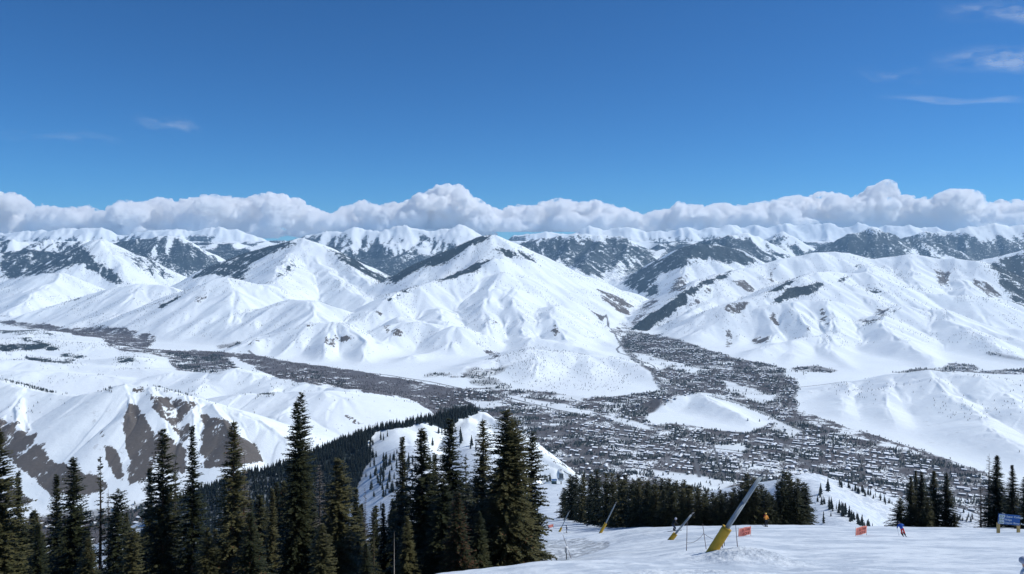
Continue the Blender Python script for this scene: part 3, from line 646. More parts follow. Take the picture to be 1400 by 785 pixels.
MT = dict(
 needles=needle_mat('fir_needles', (.026, .032, .014), (.088, .082, .034)),
 needles_far=needle_mat('distant_needles', (.012, .020, .018), (.028, .036, .028)),
 needles_pale=needle_mat('sparse_pale_needles', (.08, .085, .06), (.16, .16, .11)),
 needles_red=needle_mat('dead_red_needles', (.10, .045, .025), (.17, .08, .045)),
 bark=mat('bark', (.085, .065, .05), .9, noise=(3, .4)),
 grey_wood=mat('weathered_dead_wood', (.22, .195, .18), .9, noise=(3, .35)),
 pale_wood=mat('bleached_dead_wood', (.42, .36, .29), .85, noise=(3, .25)),
 twig=mat('leafless_twigs', (.075, .062, .058), .9),
 roof=mat('snow_on_roof', (.84, .87, .92), .7, noise=(.15, .05)),
 wall=mat('house_walls', (.13, .105, .09), .8, noise=(.02, .5)),
 wall2=mat('painted_house_walls', (.26, .235, .215), .8, noise=(.02, .4)),
 yellow=mat('yellow_vinyl_padding', (.60, .36, .035), .5, noise=(2.0, .14), bump=(3, .3, .03)),
 yellow_edge=mat('yellow_padding_edge', (.66, .42, .06), .5, noise=(4, .12)),
 steel=mat('galvanised_steel', (.30, .34, .365), .5, .15, .4, noise=(3, .10)),
 dark_metal=mat('dark_metal', (.05, .05, .055), .5, .6, .5),
 nozzle=mat('nozzle_metal', (.30, .28, .26), .45, .6, .5),
 orange=None,
 ink=mat('dark_red_lettering', (.16, .02, .03), .7),
 bamboo=mat('bamboo_pole', (.16, .12, .12), .7, noise=(6, .3)),
 rope=mat('rope', (.10, .10, .11), .9),
 blue_sign=mat('blue_sign_paint', (.012, .095, .32), .45, noise=(2, .08)),
 sign_white=mat('sign_white_paint', (.62, .70, .72), .5),
 sign_green=mat('sign_symbol_green', (.02, .16, .08), .5),
 sign_black=mat('sign_symbol_black', (.02, .025, .03), .5),
 post=mat('yellow_timber_post', (.50, .36, .15), .75, noise=(6, .2)),
 white_plastic=mat('white_plastic', (.70, .72, .74), .4),
 shell=mat('pale_painted_shell', (.66, .70, .72), .4, noise=(.3, .06)),
 glass_dark=mat('dark_window_glass', (.05, .07, .08), .15, 0, .6),
 hut=mat('green_hut_wall', (.06, .13, .12), .7),
 skin=mat('skin', (.55, .34, .25), .6),
 c_blue=mat('blue_jacket', (.02, .10, .42), .6, noise=(6, .15)), c_red=mat('red_ski_trousers', (.55, .03, .03), .6, noise=(6, .12)),
 c_black=mat('black_clothing', (.012, .014, .022), .7), c_navy=mat('navy_clothing', (.02, .03, .07), .7),
 c_orange=mat('orange_jacket', (.75, .30, .05), .6), c_grey=mat('grey_helmet_shell', (.36, .38, .46), .35),
 c_yellow=mat('yellow_pack', (.75, .45, .10), .6), ski=mat('ski_top', (.06, .06, .07), .4),
)

def fabric_mat():
    m = bpy.data.materials.new('fluorescent_orange_fabric'); m.use_nodes = True; nt = m.node_tree; g = G(m); nt.nodes.remove(nt.nodes['Principled BSDF'])
    c = (1.0, .50, .40, 1)
    d = g.n('ShaderNodeBsdfDiffuse', {'Color': c}).outputs[0]; t = g.n('ShaderNodeBsdfTranslucent', {'Color': c}).outputs[0]
    nt.links.new(g.n('ShaderNodeMixShader', {'Fac': .5, 1: d, 2: t}).outputs[0], nt.nodes['Material Output'].inputs['Surface'])
    return m
MT['orange'] = fabric_mat()
# ------------------------------------------------------------------ surface detail of the near snow
PXg = PXC[None, :]+0*Yn
rough = np.zeros(Hn.shape); chunk = np.zeros(Hn.shape)
def mound(px, Y, h, rx, ry, ch=0.0):
    x = (px-700)/F*Y
    q = np.exp(-((Xn-x)/rx)**2-((Yn-Y)/ry)**2)
    q[Yn > 420] = 0
    global Hn
    Hn += h*q
    if ch: np.maximum(chunk, ch*q, out=chunk)
mound(1040, 43.0, .48, 2.6, 3.0, 1.0); mound(1000, 42, .22, 2.4, 2.2, .9); mound(985, 46, .08, 2.0, 2.5, .8); mound(930, 47, .25, 2.2, 3, .4)
mound(930, 83, .30, 4.0, 4, .5); mound(880, 100, .7, 9, 7, .3); mound(838, 139, .4, 7, 8, .4); mound(850, 120, .9, 9, 8, .3); mound(775, 193, .4, 8, 9, .3)
mound(700, 42, .5, 9, 4); mound(1150, 36, .25, 6, 3, .2); mound(930, 33, .3, 5, 3, .5)
nearm = sstep(400, 250, Yn)
Hn += nearm*(.10*fbm(Xn/4.5, Yn/9, 3, 201)+.035*fbm(Xn/1.1, Yn/1.9, 3, 205)*sstep(160, 60, Yn))
Hn += sstep(250, 500, Yn)*1.2*fbm(Xn/40, Yn/40, 3, 207)
hp = [(680, 775), (735, 739), (770, 737), (800, 740), (838, 747), (818, 754), (790, 762), (765, 768), (740, 774), (715, 780), (680, 790)]
ins = pip(PXg+6*fbm(Xn/3, Yn/6, 2, 211), rowof(Yn, Hn_base)+2*fbm(Xn/3, Yn/6, 2, 212), hp) & (Yn > 56) & (Yn < 150)
rough = np.where(ins, 1.0, 0.0)
rough = np.maximum(rough, .45*np.exp(-((PXg-890)/45)**2-((Yn-112)/16)**2)*(Yn < 200))
Hn -= np.where(ins, .34*np.abs(fbm(Xn/1.6+Yn/5, Yn/3.2, 3, 213)), 0)
cn = np.maximum(fbm(Xn/.22, Yn/.30, 3, 215), -.15)
Hn += chunk*.11*cn*sstep(70, 45, Yn)+chunk*.14*fbm(Xn/.8, Yn/1.2, 2, 217)*sstep(200, 60, Yn)
# masks on the near sheet
RNear = rowof(Yn, Hn_base)
fq = fbm(Xn/40, Yn/40, 3, 221); fr = fbm(Xn/40, Yn/40, 3, 222)
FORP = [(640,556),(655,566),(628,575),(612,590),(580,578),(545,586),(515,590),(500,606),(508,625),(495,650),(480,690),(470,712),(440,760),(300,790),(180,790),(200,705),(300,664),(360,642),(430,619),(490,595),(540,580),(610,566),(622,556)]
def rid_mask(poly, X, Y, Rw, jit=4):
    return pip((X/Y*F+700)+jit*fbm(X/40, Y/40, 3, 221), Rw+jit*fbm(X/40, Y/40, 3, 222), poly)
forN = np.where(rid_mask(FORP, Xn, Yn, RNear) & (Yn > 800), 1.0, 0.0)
forF = np.where(rid_mask(FORP, Xf, Yf, RFar) & (Yf < 2000), 1.0, 0.0)
M['forest'] = np.maximum(M['forest'], forF)
SCR = [(735,598),(760,606),(800,640),(860,665),(860,690),(790,652),(765,640),(745,622)]
scr = np.where(pip(PXg, RNear, SCR) & (Yn > 900), 1.0, .0)
scrF = np.where(pip(PXC[None, :]+0*Yf, RFar, SCR) & (Yf < 2200), 1.0, 0.0)
M['dirt'] = np.maximum(M['dirt'], scrF*.55)
M['brush'] = np.maximum(M['brush'], 0)
Hn[-1] = Hf[0]
TM = terrain_mat(); PM = piste_mat()
me = grid_mesh('ski_slope', Xn, Yn, Hn, [PM])
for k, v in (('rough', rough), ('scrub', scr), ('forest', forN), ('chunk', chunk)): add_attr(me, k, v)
tag(link(bpy.data.objects.new('ski_slope', me)), kind='structure')
me = grid_mesh('terrain', Xf, Yf, Hf, [TM])
for k in ('forest', 'dirt', 'brush', 'town'): add_attr(me, k, M[k])
add_attr(me, 'road', road)
tag(link(bpy.data.objects.new('terrain', me)), kind='structure')
gz_n = sampler(Y_near, Hn); gz_f = sampler(Y_far, Hf)
def gz(x, y):
    x = np.asarray(x, float); y = np.asarray(y, float)
    return np.where(y < Y_near[-1], gz_n(x, np.minimum(y, Y_near[-1])), gz_f(x, np.maximum(y, Y_far[0])))
def at(px, Y):
    x = (px-700)/F*Y; return x, Y, float(gz(x, Y))
print('ground', time.time()-T0)
# ------------------------------------------------------------------ conifers
def quads_from(p, t, s, w0=.5):
    """kites: base p, tip t, half-width vector s ; arrays (n,3)"""
    m = p+(t-p)*.55
    v = np.stack([p, m+s, t, m-s], 1).reshape(-1, 3)
    f = np.arange(len(v)).reshape(-1, 4)
    return v, f
def trunk_mesh(name, h, r, m, lean=(0, 0), base=-1.2, seg=8, rng=None):
    vs, fs = [], []; n = 7
    for i in range(n+1):
        t = i/n; z = base+(h-base)*t; rr = r*(1-t)**.9+.012
        for k in range(seg):
            a = 2*math.pi*k/seg; q = 1+.12*math.sin(3*a+i*1.7)
            vs.append((lean[0]*t*t+rr*q*math.cos(a), lean[1]*t*t+rr*q*math.sin(a), z))
    for i in range(n):
        for k in range(seg):
            k2 = (k+1) % seg; fs.append((i*seg+k, i*seg+k2, (i+1)*seg+k2, (i+1)*seg+k))
    return np_mesh(name, vs, fs, [m], True)
def crown_mesh(name, seed, h, R_, mats, step=.21, sp=.46, power=.8, low=.03, dens=1.0, dead=0.0, nb=(5, 8), wf=.25, gap=.0, belly=0, tops=None):
    rng = np.random.default_rng(seed); Pp, Tt, Ss, Mi = [], [], [], []
    lob = rng.uniform(0, 6.28, 4)
    stems = tops or [(0, 0, h)]
    for sx, sy, hh in stems:
        z = low*hh
        while z < hh*.992:
            t = z/hh
            rad = R_*((1-t)**power)*(1-belly*max(0, .25-t)*2)
            rad *= .86+.28*rng.random(); z_ = z
            if tops: rad *= .8
            for q in range(rng.integers(*nb)):
                z = z_+rng.uniform(-.5, .5)*step*1.6
                a = rng.uniform(0, 2*math.pi)
                if rng.random() < gap: continue
                L = rad*(.7+.5*rng.random())*(1+.18*math.sin(2*a+lob[0]+z*.35)+.12*math.sin(3*a+lob[1]-z*.8))+.12
                up = (-.30+.75*t)+rng.uniform(-.12, .12)
                u = np.array([math.cos(a), math.sin(a), 0]); ns = max(3, int(L/(sp*.30)*dens))
                s_ = np.linspace(.03, 1, ns)
                tipz = up*L-.10*L; Pp.append(np.array([[sx, sy, z]])); Tt.append(np.array([[sx+u[0]*L, sy+u[1]*L, z+tipz]])); Ss.append(np.array([[-u[1]*.03, u[0]*.03, .04]])); Mi.append(np.array([0]))
                pos = np.array([sx, sy, z])+u[None]*(s_*L)[:, None]; pos[:, 2] += up*L*s_-.10*L*s_**2
                for side in (-1, 0, 1):
                    aa = a+side*rng.uniform(.5, 1.1, ns)+rng.uniform(-.2, .2, ns)
                    d = np.stack([np.cos(aa), np.sin(aa), rng.uniform(-.35, .30, ns)+up*.3], 1)
                    l_ = sp*rng.uniform(.6, 1.15, ns)*(1-.35*s_)*(1-.45*t)
                    Pp.append(pos); Tt.append(pos+d*l_[:, None])
                    sd = np.stack([-np.sin(aa), np.cos(aa), rng.uniform(-.7, .7, ns)], 1)*(l_*wf)[:, None]
                    Ss.append(sd); Mi.append((rng.random(ns) < dead).astype(int))
            z = z_+step*rng.uniform(.7, 1.3)*(1-.35*t)
        # leader
        Pp.append(np.array([[sx, sy, hh*.97]])); Tt.append(np.array([[sx, sy, hh*1.012]])); Ss.append(np.array([[.05, .02, 0]])); Mi.append(np.array([0]))
    v, f = quads_from(np.concatenate(Pp), np.concatenate(Tt), np.concatenate(Ss))
    return np_mesh(name, v, f, mats, False, np.concatenate(Mi))
def dead_mesh(name, seed, h, R_, m, twigs=True):
    """bare branches of a dead or leafless tree, thin three-sided sticks"""
    rng = np.random.default_rng(seed); vs, fs = [], []
    def stick(p, q, r0, r1):
        p = np.array(p, float); q = np.array(q, float); d = q-p; d /= np.linalg.norm(d)+1e-9
        s = np.cross(d, [0.3, .2, .93]); s /= np.linalg.norm(s)+1e-9; t = np.cross(d, s); b = len(vs)
        for c, r in ((p, r0), (q, r1)):
            for k in range(3):
                a = k*2.094; vs.append(tuple(c+r*(s*math.cos(a)+t*math.sin(a))))
        for k in range(3): fs.append((b+k, b+(k+1) % 3, b+3+(k+1) % 3, b+3+k))
    z = .08*h
    while z < h*.97:
        t = z/h; rad = R_*(1-t)**.75*rng.uniform(.6, 1.1)+.15
        for _ in range(rng.integers(3, 6)):
            a = rng.uniform(0, 6.28); u = np.array([math.cos(a), math.sin(a), rng.uniform(-.45, .25)])
            p = np.array([0, 0, z]); q = p+u*rad*.55; e = q+np.array([u[0], u[1], u[2]+.25])*rad*.5
            stick(p, q, .03, .02); stick(q, e, .02, .008)
            if twigs:
                for k in range(6):
                    s = rng.random(); b_ = p+(q-p)*s if rng.random() < .4 else q+(e-q)*s
                    stick(b_, b_+np.array([rng.uniform(-1, 1), rng.uniform(-1, 1), rng.uniform(-.9, .4)])*rad*.33, .011, .005)
        z += rng.uniform(.22, .42)
    return np_mesh(name, vs, fs, [m])
def add_tree(kind, px, Y, h, crown_me, trunk_me, label, group, ref_h, wscale=1.0, part='crown', sink=.3, xy=None):
    x, y = xy or ((px-700)/F*Y, Y); z = float(gz(x, y))-sink
    e = empty(kind, (x, y, z), rs.uniform(0, 6.28)); s = h/ref_h
    tag(e, label, 'tree', group)
    e.scale = (s*wscale, s*wscale, s)
    for nm, me in (('trunk', trunk_me), (part, crown_me)):
        if me is None: continue
        o = bpy.data.objects.new(nm, me); link(o, e)
    return e
NE = MT['needles']; RED = MT['needles_red']
FIRS = [crown_mesh('crown', 100+i, 20, R_, [NE, RED], power=pw, dead=dd, belly=.2) for i, (R_, pw, dd) in enumerate([(2.5, .85, .0), (2.1, .95, .0), (2.9, .85, .03), (1.9, 1.0, .0), (2.7, .75, .0)])]
TR20 = [trunk_mesh('trunk', 20, r, MT['bark'], (rs.uniform(-.1, .1), rs.uniform(-.1, .1))) for r in (.26, .2)]
SPARSE = [crown_mesh('crown', 120+i, 20, R_, [NE, RED], power=.8, step=.34, gap=.35, dens=.8, nb=(3, 6)) for i, R_ in enumerate((1.4, 1.7))]
TWIN = crown_mesh('crown', 130, 24, 3.1, [NE, RED], power=.72, tops=[(-.45, 0, 24), (.75, .3, 23.2)], belly=.2)
WIDE = crown_mesh('crown', 131, 20, 3.6, [NE, RED], power=.55, dead=.012, sp=.5, tops=[(-.7, 0, 20), (1.5, .2, 17.8), (.5, -.4, 18.6)], belly=.1)
PINE = crown_mesh('crown', 132, 20, 2.3, [NE, RED], power=.4, step=.36, sp=.7, gap=.15, low=.12, belly=.3, wf=.3)
PALE = crown_mesh('crown', 133, 20, 1.6, [MT['needles_pale'], RED], power=.8, step=.42, gap=.3, dens=.7, nb=(3, 6))
NARROW = crown_mesh('crown', 134, 20, 1.6, [NE, RED], power=.55, belly=.3, step=.24)
DEAD = [dead_mesh('branches', 140+i, 20, R_, MT['grey_wood']) for i, R_ in enumerate((2.6, 2.0))]
BURNT = crown_mesh('crown', 135, 20, 2.2, [NE, RED], power=.75, dead=.22)
GT = 'tall conifers on the slope in the lower left'
# (apex column, apex row, distance, width factor, crown, kind, label)
FRONT = [
 (-2, 588, 66, 1.25, FIRS[0], 'fir_tree', 'dark fir cut by the left edge of the photo, beside a slim lower fir'),
 (25, 644, 70, .8, FIRS[3], 'fir_tree', 'slim short fir just right of the fir at the left edge'),
 (77, 649, 76, .95, FIRS[1], 'fir_tree', 'dark fir left of the fir that stands before the brown bare hillside'),
 (100, 626, 72, 1.15, FIRS[0], 'fir_tree', 'full dark fir with its tip before the lower brown hillside on the left'),
 (137, 626, 74, .8, SPARSE[0], 'fir_tree', 'thin ragged fir with grey bare lower branches, left of the brown bare gullies'),
 (161, 671, 70, .8, PINE, 'pine_tree', 'open olive green pine with a rounded top between two firs at the left'),
 (179, 722, 62, .75, PINE, 'pine_tree', 'low olive pine at the bottom edge under the brown bare hillside'),
 (205, 640, 80, .9, FIRS[1], 'fir_tree', 'lower dark fir touching the left side of a taller fir before the brown gullies'),
 (223, 586, 74, 1.05, FIRS[4], 'fir_tree', 'tall fir with its tip in the middle of the brown bare gullies'),
 (240, 632, 86, .8, SPARSE[1], 'fir_tree', 'thin half bare fir between two tall firs before the brown gullies'),
 (263, 582, 73, .92, FIRS[1], 'fir_tree', 'tall slender fir at the right part of the brown bare gullies'),
 (284, 722, 64, .8, FIRS[4], 'fir_tree', 'low fir filling the gap at the bottom edge right of the slender fir'),
 (319, 576, 66, .95, FIRS[2], 'fir_tree', 'tall fir with grey dead lower branches on its right side'),
 (372, 668, 80, .9, FIRS[3], 'fir_tree', 'short dark fir hugging the left foot of the double topped fir'),
 (408, 536, 72, 1.0, TWIN, 'fir_tree', 'tallest fir of the lower left, with two pointed tops side by side'),
 (462, 627, 74, 1.35, FIRS[4], 'fir_tree', 'broad dark fir with a blunt double tip, right of the double topped fir'),
 (487, 668, 84, .9, FIRS[1], 'fir_tree', 'narrow fir at the right shoulder of the broad blunt fir'),
 (511, 696, 82, .8, SPARSE[0], 'fir_tree', 'thin low fir left of the bleached snag'),
 (524, 688, 88, .8, FIRS[3], 'fir_tree', 'small fir just left of the fir with a bent tip'),
 (550, 597, 76, .95, FIRS[1], 'fir_tree', 'slim fir with a bent knobbly tip, before the snowy bowl'),
 (577, 586, 72, 1.35, FIRS[0], 'fir_tree', 'broad pointed fir in front of the middle of the snowy bowl'),
 (594, 620, 78, 1.0, FIRS[1], 'fir_tree', 'lower fir wedged between two taller firs before the snowy bowl'),
 (606, 655, 66, 1.1, FIRS[4], 'fir_tree', 'short wide fir at the foot of the firs before the snowy bowl'),
 (615, 572, 74, 1.15, FIRS[4], 'fir_tree', 'tall dense fir whose tip reaches the forested crest beyond'),
 (625, 672, 62, .95, BURNT, 'fir_tree', 'fir with patches of rust coloured dead needles low on its right side'),
 (637, 622, 82, .95, PALE, 'fir_tree', 'pale thin fir seen between two dark firs before the snowy bowl'),
 (660, 574, 76, 1.1, NARROW, 'fir_tree', 'very narrow spire shaped fir standing alone against the snowy bowl'),
 (694, 559, 71, 1.0, WIDE, 'fir_tree', 'large wide fir with three tops beside the ski slope'),
 (727, 592, 76, .8, PINE, 'pine_tree', 'ragged pine leaning out over the ski slope from the wide fir'),
 (342, 700, 60, .9, FIRS[2], 'fir_tree', 'low fir at the bottom edge left of the double topped fir'),
 (440, 716, 60, .9, FIRS[4], 'fir_tree', 'low fir at the bottom edge left of the broad blunt fir'),
 (556, 706, 64, .9, FIRS[0], 'fir_tree', 'low fir right of the bleached snag at the bottom edge'),
 (500, 742, 58, .9, FIRS[2], 'fir_tree', 'smallest fir at the bottom edge, left of the bleached snag'),
 (120, 735, 60, .9, FIRS[2], 'fir_tree', 'low fir at the bottom edge under the thin ragged fir'),
 (52, 716, 62, .8, FIRS[1], 'fir_tree', 'low fir at the bottom edge between the slim short fir and its neighbour'),
 (655, 700, 64, .95, FIRS[0], 'fir_tree', 'low bushy fir at the foot of the very narrow spire'),
]
for px, top, Y, wf, cme, kind, lab in FRONT:
    ref = 24 if cme is TWIN else 20
    x, y, z = at(px, Y); h = ZC-(top-HZ)/F*Y-z+.3
    add_tree(kind, px, Y, h, cme, rs.choice(TR20), lab, GT, ref, 1.12*wf*20/max(h, 8)*(h/20)**.35 if h > 0 else 1)
for px, top, Y, wf, k, lab in ((437, 630, 78, 1.0, 0, 'grey leafless dead tree right of the double topped fir'), (334, 622, 67, .9, 1, 'grey dead tree leaning into the tall fir with dead lower branches'), (499, 662, 86, .6, 1, 'thin grey dead tree right of the broad blunt fir'), (148, 668, 72, .8, 1, 'grey dead tree behind the thin ragged fir'), (238, 640, 90, .5, 0, 'bare grey trunk behind the firs before the brown gullies')):
    x, y, z = at(px, Y); h = ZC-(top-HZ)/F*Y-z+.3
    add_tree('dead_tree', px, Y, h, DEAD[k], TR20[1], lab, None, 20, wf, 'branches')
# the darker lower firs packed behind them
for i in range(96):
    px = rs.choice([rs.uniform(-20, 340), rs.uniform(560, 735), rs.uniform(-20, 120), rs.uniform(150, 400), rs.uniform(330, 520), rs.uniform(380, 735), rs.uniform(480, 735)]); Y = rs.uniform(84, 118)
    top = np.interp(px, [0, 60, 120, 200, 300, 400, 500, 560, 620, 700, 740], [690, 705, 712, 700, 690, 655, 690, 672, 665, 640, 690])+rs.uniform(-8, 42)
    x, y, z = at(px, Y); h = ZC-(top-HZ)/F*Y-z+.3
    if h > 4: add_tree('fir_tree', px, Y, h, rs.choice(FIRS[:5]), TR20[0], 'lower shaded fir in the dense dark rows behind the tall firs', 'lower firs packed behind the tall ones', 20, rs.uniform(1.1, 1.5)*20/max(h, 8)*(h/20)**.35)
# bleached snag
snag_tr = trunk_mesh('trunk', 20, .17, MT['pale_wood'])
x, y, z = at(539, 60); h = ZC-(721-HZ)/F*60-z
add_tree('dead_snag', 539, 60, h, None, snag_tr, 'bleached branchless snag standing at the bottom edge among dark firs', None, 20, 1.0, 'branches')

# the grove along the far edge of the slope
BUSH = [crown_mesh('crown', 160+i, 10, R_, [NE, RED], power=pw, step=.34, sp=.62, nb=(6, 9), wf=.26, low=.0, belly=.15) for i, (R_, pw) in enumerate([(2.7, .5), (3.0, .58), (2.4, .62), (2.8, .45)])]
TRB = trunk_mesh('trunk', 10, .2, MT['bark'])
gx_ = [768, 785, 800, 815, 830, 850, 870, 890, 915, 945, 980, 1010, 1040, 1075, 1105]
gy_ = [335, 292, 258, 228, 200, 182, 168, 160, 152, 147, 144, 142, 142, 144, 146]
tx_ = [768, 775, 785, 800, 815, 830, 850, 870, 900, 925, 940, 960, 978, 995, 1010, 1020, 1030, 1042, 1053, 1064, 1072, 1088, 1100, 1108]
ty_ = [672, 655, 646, 654, 648, 653, 651, 656, 660, 661, 662, 671, 672, 674, 668, 652, 649, 664, 673, 662, 649, 653, 662, 684]
ords = ['first','second','third','fourth','fifth','sixth','seventh','eighth','ninth','tenth','eleventh','twelfth','thirteenth','fourteenth','fifteenth','sixteenth','seventeenth','eighteenth','nineteenth','twentieth','twenty-first','twenty-second','twenty-third','twenty-fourth','twenty-fifth','twenty-sixth','twenty-seventh','twenty-eighth','twenty-ninth','thirtieth','thirty-first','thirty-second','thirty-third','thirty-fourth','thirty-fifth','thirty-sixth']
for row, (dy, n, dtop, g) in enumerate(((0, 30, 3, 'dense dark conifers lining the far edge of the ski slope'), (9, 34, -5, 'tops of the conifers behind the front row of the grove'))):
    for i in range(n):
        px = 773+(1101-773)*(i+.5*row+rs.uniform(-.2, .2))/(n-1+.5*row)
        Y = float(np.interp(px, gx_, gy_))+dy+rs.uniform(-2, 2)*(1 if dy else .5)
        top = float(np.interp(px, tx_, ty_))+dtop+rs.uniform(-1, 6)
        if row and 1045 < px < 1062: top += 4
        x, y, z = at(px, Y); h = ZC-(top-HZ)/F*Y-z+.3
        lab = ('%s conifer from the left in the front row of the dark grove' if row == 0 else '%s conifer from the left in the back row of the dark grove') % ords[i]
        add_tree('conifer', px, Y, h, BUSH[rs.randrange(4)], TRB, lab, g, 10, min(1.3, (9.0/h)**.5)*rs.uniform(.85, 1.15)*(1.0 if px > 850 else 1.0))
# right-hand clumps
GR = 'conifers in the clump behind the skier'
for px, top, Y, wf, cme, lab in (
 (1231, 682, 124, 1.6, BUSH[1], 'low bushy fir at the left end of the clump behind the skier'),
 (1245, 652, 126, 1.15, FIRS[0], 'dark fir second from the left in the clump behind the skier'),
 (1252, 643, 130, .95, FIRS[1], 'left fir of the tallest close pair in the clump behind the skier'),
 (1260, 645, 127, 1.1, FIRS[4], 'right fir of the tallest close pair in the clump behind the skier'),
 (1277, 644, 124, 1.25, FIRS[0], 'full fir standing in the middle of the clump behind the skier'),
 (1294, 647, 123, 1.1, FIRS[4], 'tallest fir at the right end of the clump behind the skier'),
 (1305, 702, 121, 1.3, BUSH[2], 'small low fir at the right foot of the clump behind the skier'),
 (1268, 680, 121, 1.2, BUSH[0], 'short fir in front of the middle of the clump behind the skier')):
    x, y, z = at(px, Y); h = ZC-(top-HZ)/F*Y-z+.3
    ref = 10 if cme in BUSH else 20
    add_tree('fir_tree', px, Y, h, cme, TRB if ref == 10 else TR20[0], lab, GR, ref, wf*(1.45 if ref == 20 else .8))
GS = 'conifers behind the blue trail sign'
for px, top, Y, wf, cme, lab in (
 (1363, 623, 118, 1.35, FIRS[0], 'tallest fir behind the left half of the blue trail sign'),
 (1384, 636, 112, 1.3, FIRS[1], 'pointed fir behind the right half of the blue trail sign'),
 (1401, 652, 104, 1.2, FIRS[4], 'fir cut by the right edge of the photo behind the blue trail sign')):
    x, y, z = at(px, Y); h = ZC-(top-HZ)/F*Y-z+.3
    add_tree('fir_tree', px, Y, h, cme, TR20[0], lab, GS, 20, wf*1.3)
for px, top, Y, wf, k, lab in ((1352, 620, 120, 1.3, 1, 'tall leafless tree left of the firs behind the blue sign'), (1341, 655, 122, 1.8, 0, 'leafless bush like tree at the left of the firs behind the blue sign')):
    x, y, z = at(px, Y); h = ZC-(top-HZ)/F*Y-z+.3
    add_tree('bare_tree', px, Y, h, DEAD[k], TR20[1], lab, 'leafless trees left of the blue trail sign', 20, wf, 'branches')
print('near trees', time.time()-T0)

# ------------------------------------------------------------------ small conifers: ridge forest and slopes
def tier_tree(h, R_, tiers, seg, rng):
    vs, fs = [], []
    for i in range(tiers):
        t0 = i/tiers; zb_ = h*(.06+.9*t0); zt = min(h, zb_+h*(1.5/tiers)); r = R_*(1-t0)**.85*rng.uniform(.85, 1.15)
        b = len(vs); ph = rng.uniform(0, 6)
        for k in range(seg):
            a = 2*math.pi*k/seg+ph; q = r*(1 if k % 2 else .6)*rng.uniform(.8, 1.15)
            vs.append((q*math.cos(a), q*math.sin(a), zb_+(0 if k % 2 else .05*h)*1.0+rng.uniform(-.02, .02)*h))
        vs.append((0, 0, zt)); vs.append((0, 0, zb_+.04*h))
        for k in range(seg):
            fs.append((b+k, b+(k+1) % seg, b+seg)); fs.append((b+(k+1) % seg, b+k, b+seg+1))
    b = len(vs)
    for k in range(3): vs += [(R_*.09*math.cos(k*2.1), R_*.09*math.sin(k*2.1), -.08*h)]
    vs.append((0, 0, .3*h))
    for k in range(3): fs.append((b+k, b+(k+1) % 3, b+3))
    return np.array(vs), np.array(fs)
_r = np.random.default_rng(9)
TIER = [tier_tree(1, .20, 6, 10, _r), tier_tree(1, .16, 6, 10, _r), tier_tree(1, .23, 5, 10, _r)]
TIER_ME = [np_mesh('small_conifer', v, f, [MT['needles_far']]) for v, f in TIER]
def mass(name, xy, hs, proto, mats, rot=True, wsc=None, mi=None, sink=.04):
    v, f = proto; n = len(xy); v = np.asarray(v, float); f = np.asarray(f)
    a = RNG.uniform(0, 6.28, n); c, s = np.cos(a), np.sin(a)
    z = gz(xy[:, 0], xy[:, 1]); w_ = hs if wsc is None else hs*wsc
    X = (v[None, :, 0]*c[:, None]-v[None, :, 1]*s[:, None])*w_[:, None]+xy[:, 0:1]
    Y = (v[None, :, 0]*s[:, None]+v[None, :, 1]*c[:, None])*w_[:, None]+xy[:, 1:2]
    Z = v[None, :, 2]*hs[:, None]+z[:, None]-sink*hs[:, None]
    V = np.stack([X, Y, Z], 2).reshape(-1, 3); Fc = (f[None]+(np.arange(n)*len(v))[:, None, None]).reshape(-1, f.shape[1])
    me = np_mesh(name, V, Fc, mats)
    return link(bpy.data.objects.new(name, me))
def rnd_region(n, pxa, pxb, Ya, Yb):
    """uniform in ground area"""
    Y = np.sqrt(RNG.uniform(Ya**2, Yb**2, n)); px = RNG.uniform(pxa, pxb, n)
    return np.stack([(px-700)/F*Y, Y], 1), px
rowpt = lambda xy: HZ+F*(ZC-gz(xy[:, 0], xy[:, 1]))/xy[:, 1]
def thin(xy, d):
    key = {}; keep = []
    for i, (x, y) in enumerate(xy):
        k = (int(x//d), int(y//d))
        if k in key: continue
        key[k] = 1; keep.append(i)
    return np.array(keep, int)
# forest on the ridge
xy, px = rnd_region(60000, 170, 670, 950, 2150)
rw = rowpt(xy); ok = pip(px+3*fbm(xy[:, 0]/40, xy[:, 1]/40, 2, 221), rw+3*fbm(xy[:, 0]/40, xy[:, 1]/40, 2, 222), FORP)
xy = xy[ok]; xy = xy[thin(xy, 5.5)]
print('ridge trees', len(xy))
hs = RNG.uniform(7, 21, len(xy))
# ones one can tell apart: scattered trees in the bowl + the knoll rows
SC = []
def sc(pxy, Y, h, lab, grp):
    SC.append((pxy[0], pxy[1], Y, h, lab, grp))
indiv = []
def drop(px, row, h, lab, grp, y0, y1):
    """find where the sight line meets the ground"""
    Ys = np.exp(np.linspace(math.log(y0), math.log(y1), 400)); xs = (px-700)/F*Ys
    r = HZ+F*(ZC-gz(xs, Ys))/Ys; k = np.where(r <= row)[0]
    if len(k) == 0: return
    indiv.append((xs[k[0]], Ys[k[0]], h, lab, grp))
GB = 'scattered conifers on the open snowy bowl'; LB = 'small dark conifer standing scattered on the snowy bowl below the forested crest'
for q in c2((495,255),(480,262),(470,270),(440,285),(405,285),(415,290),(520,345),(505,355),(590,350),(575,345),(640,370),(655,350),(620,345),(480,345),(485,375),(480,400),(500,420),(530,370),(545,390),(700,240),(712,245),(688,238),(725,240),(740,235),(735,260),(770,250),(775,270),(770,280),(812,290),(808,300),(828,305),(745,215),(755,190),(495,445),(440,330),(445,360),(450,400),(460,430),(470,380),(430,300),(420,310),(432,275),(735,220),(750,230),(630,440),(640,430),(665,285),(600,385),(560,400),(575,375),(520,330),(540,340),(760,175),(765,185)):
    drop(q[0], q[1]+rs.uniform(4, 8), rs.uniform(14, 24), LB, GB, 900, 2100)
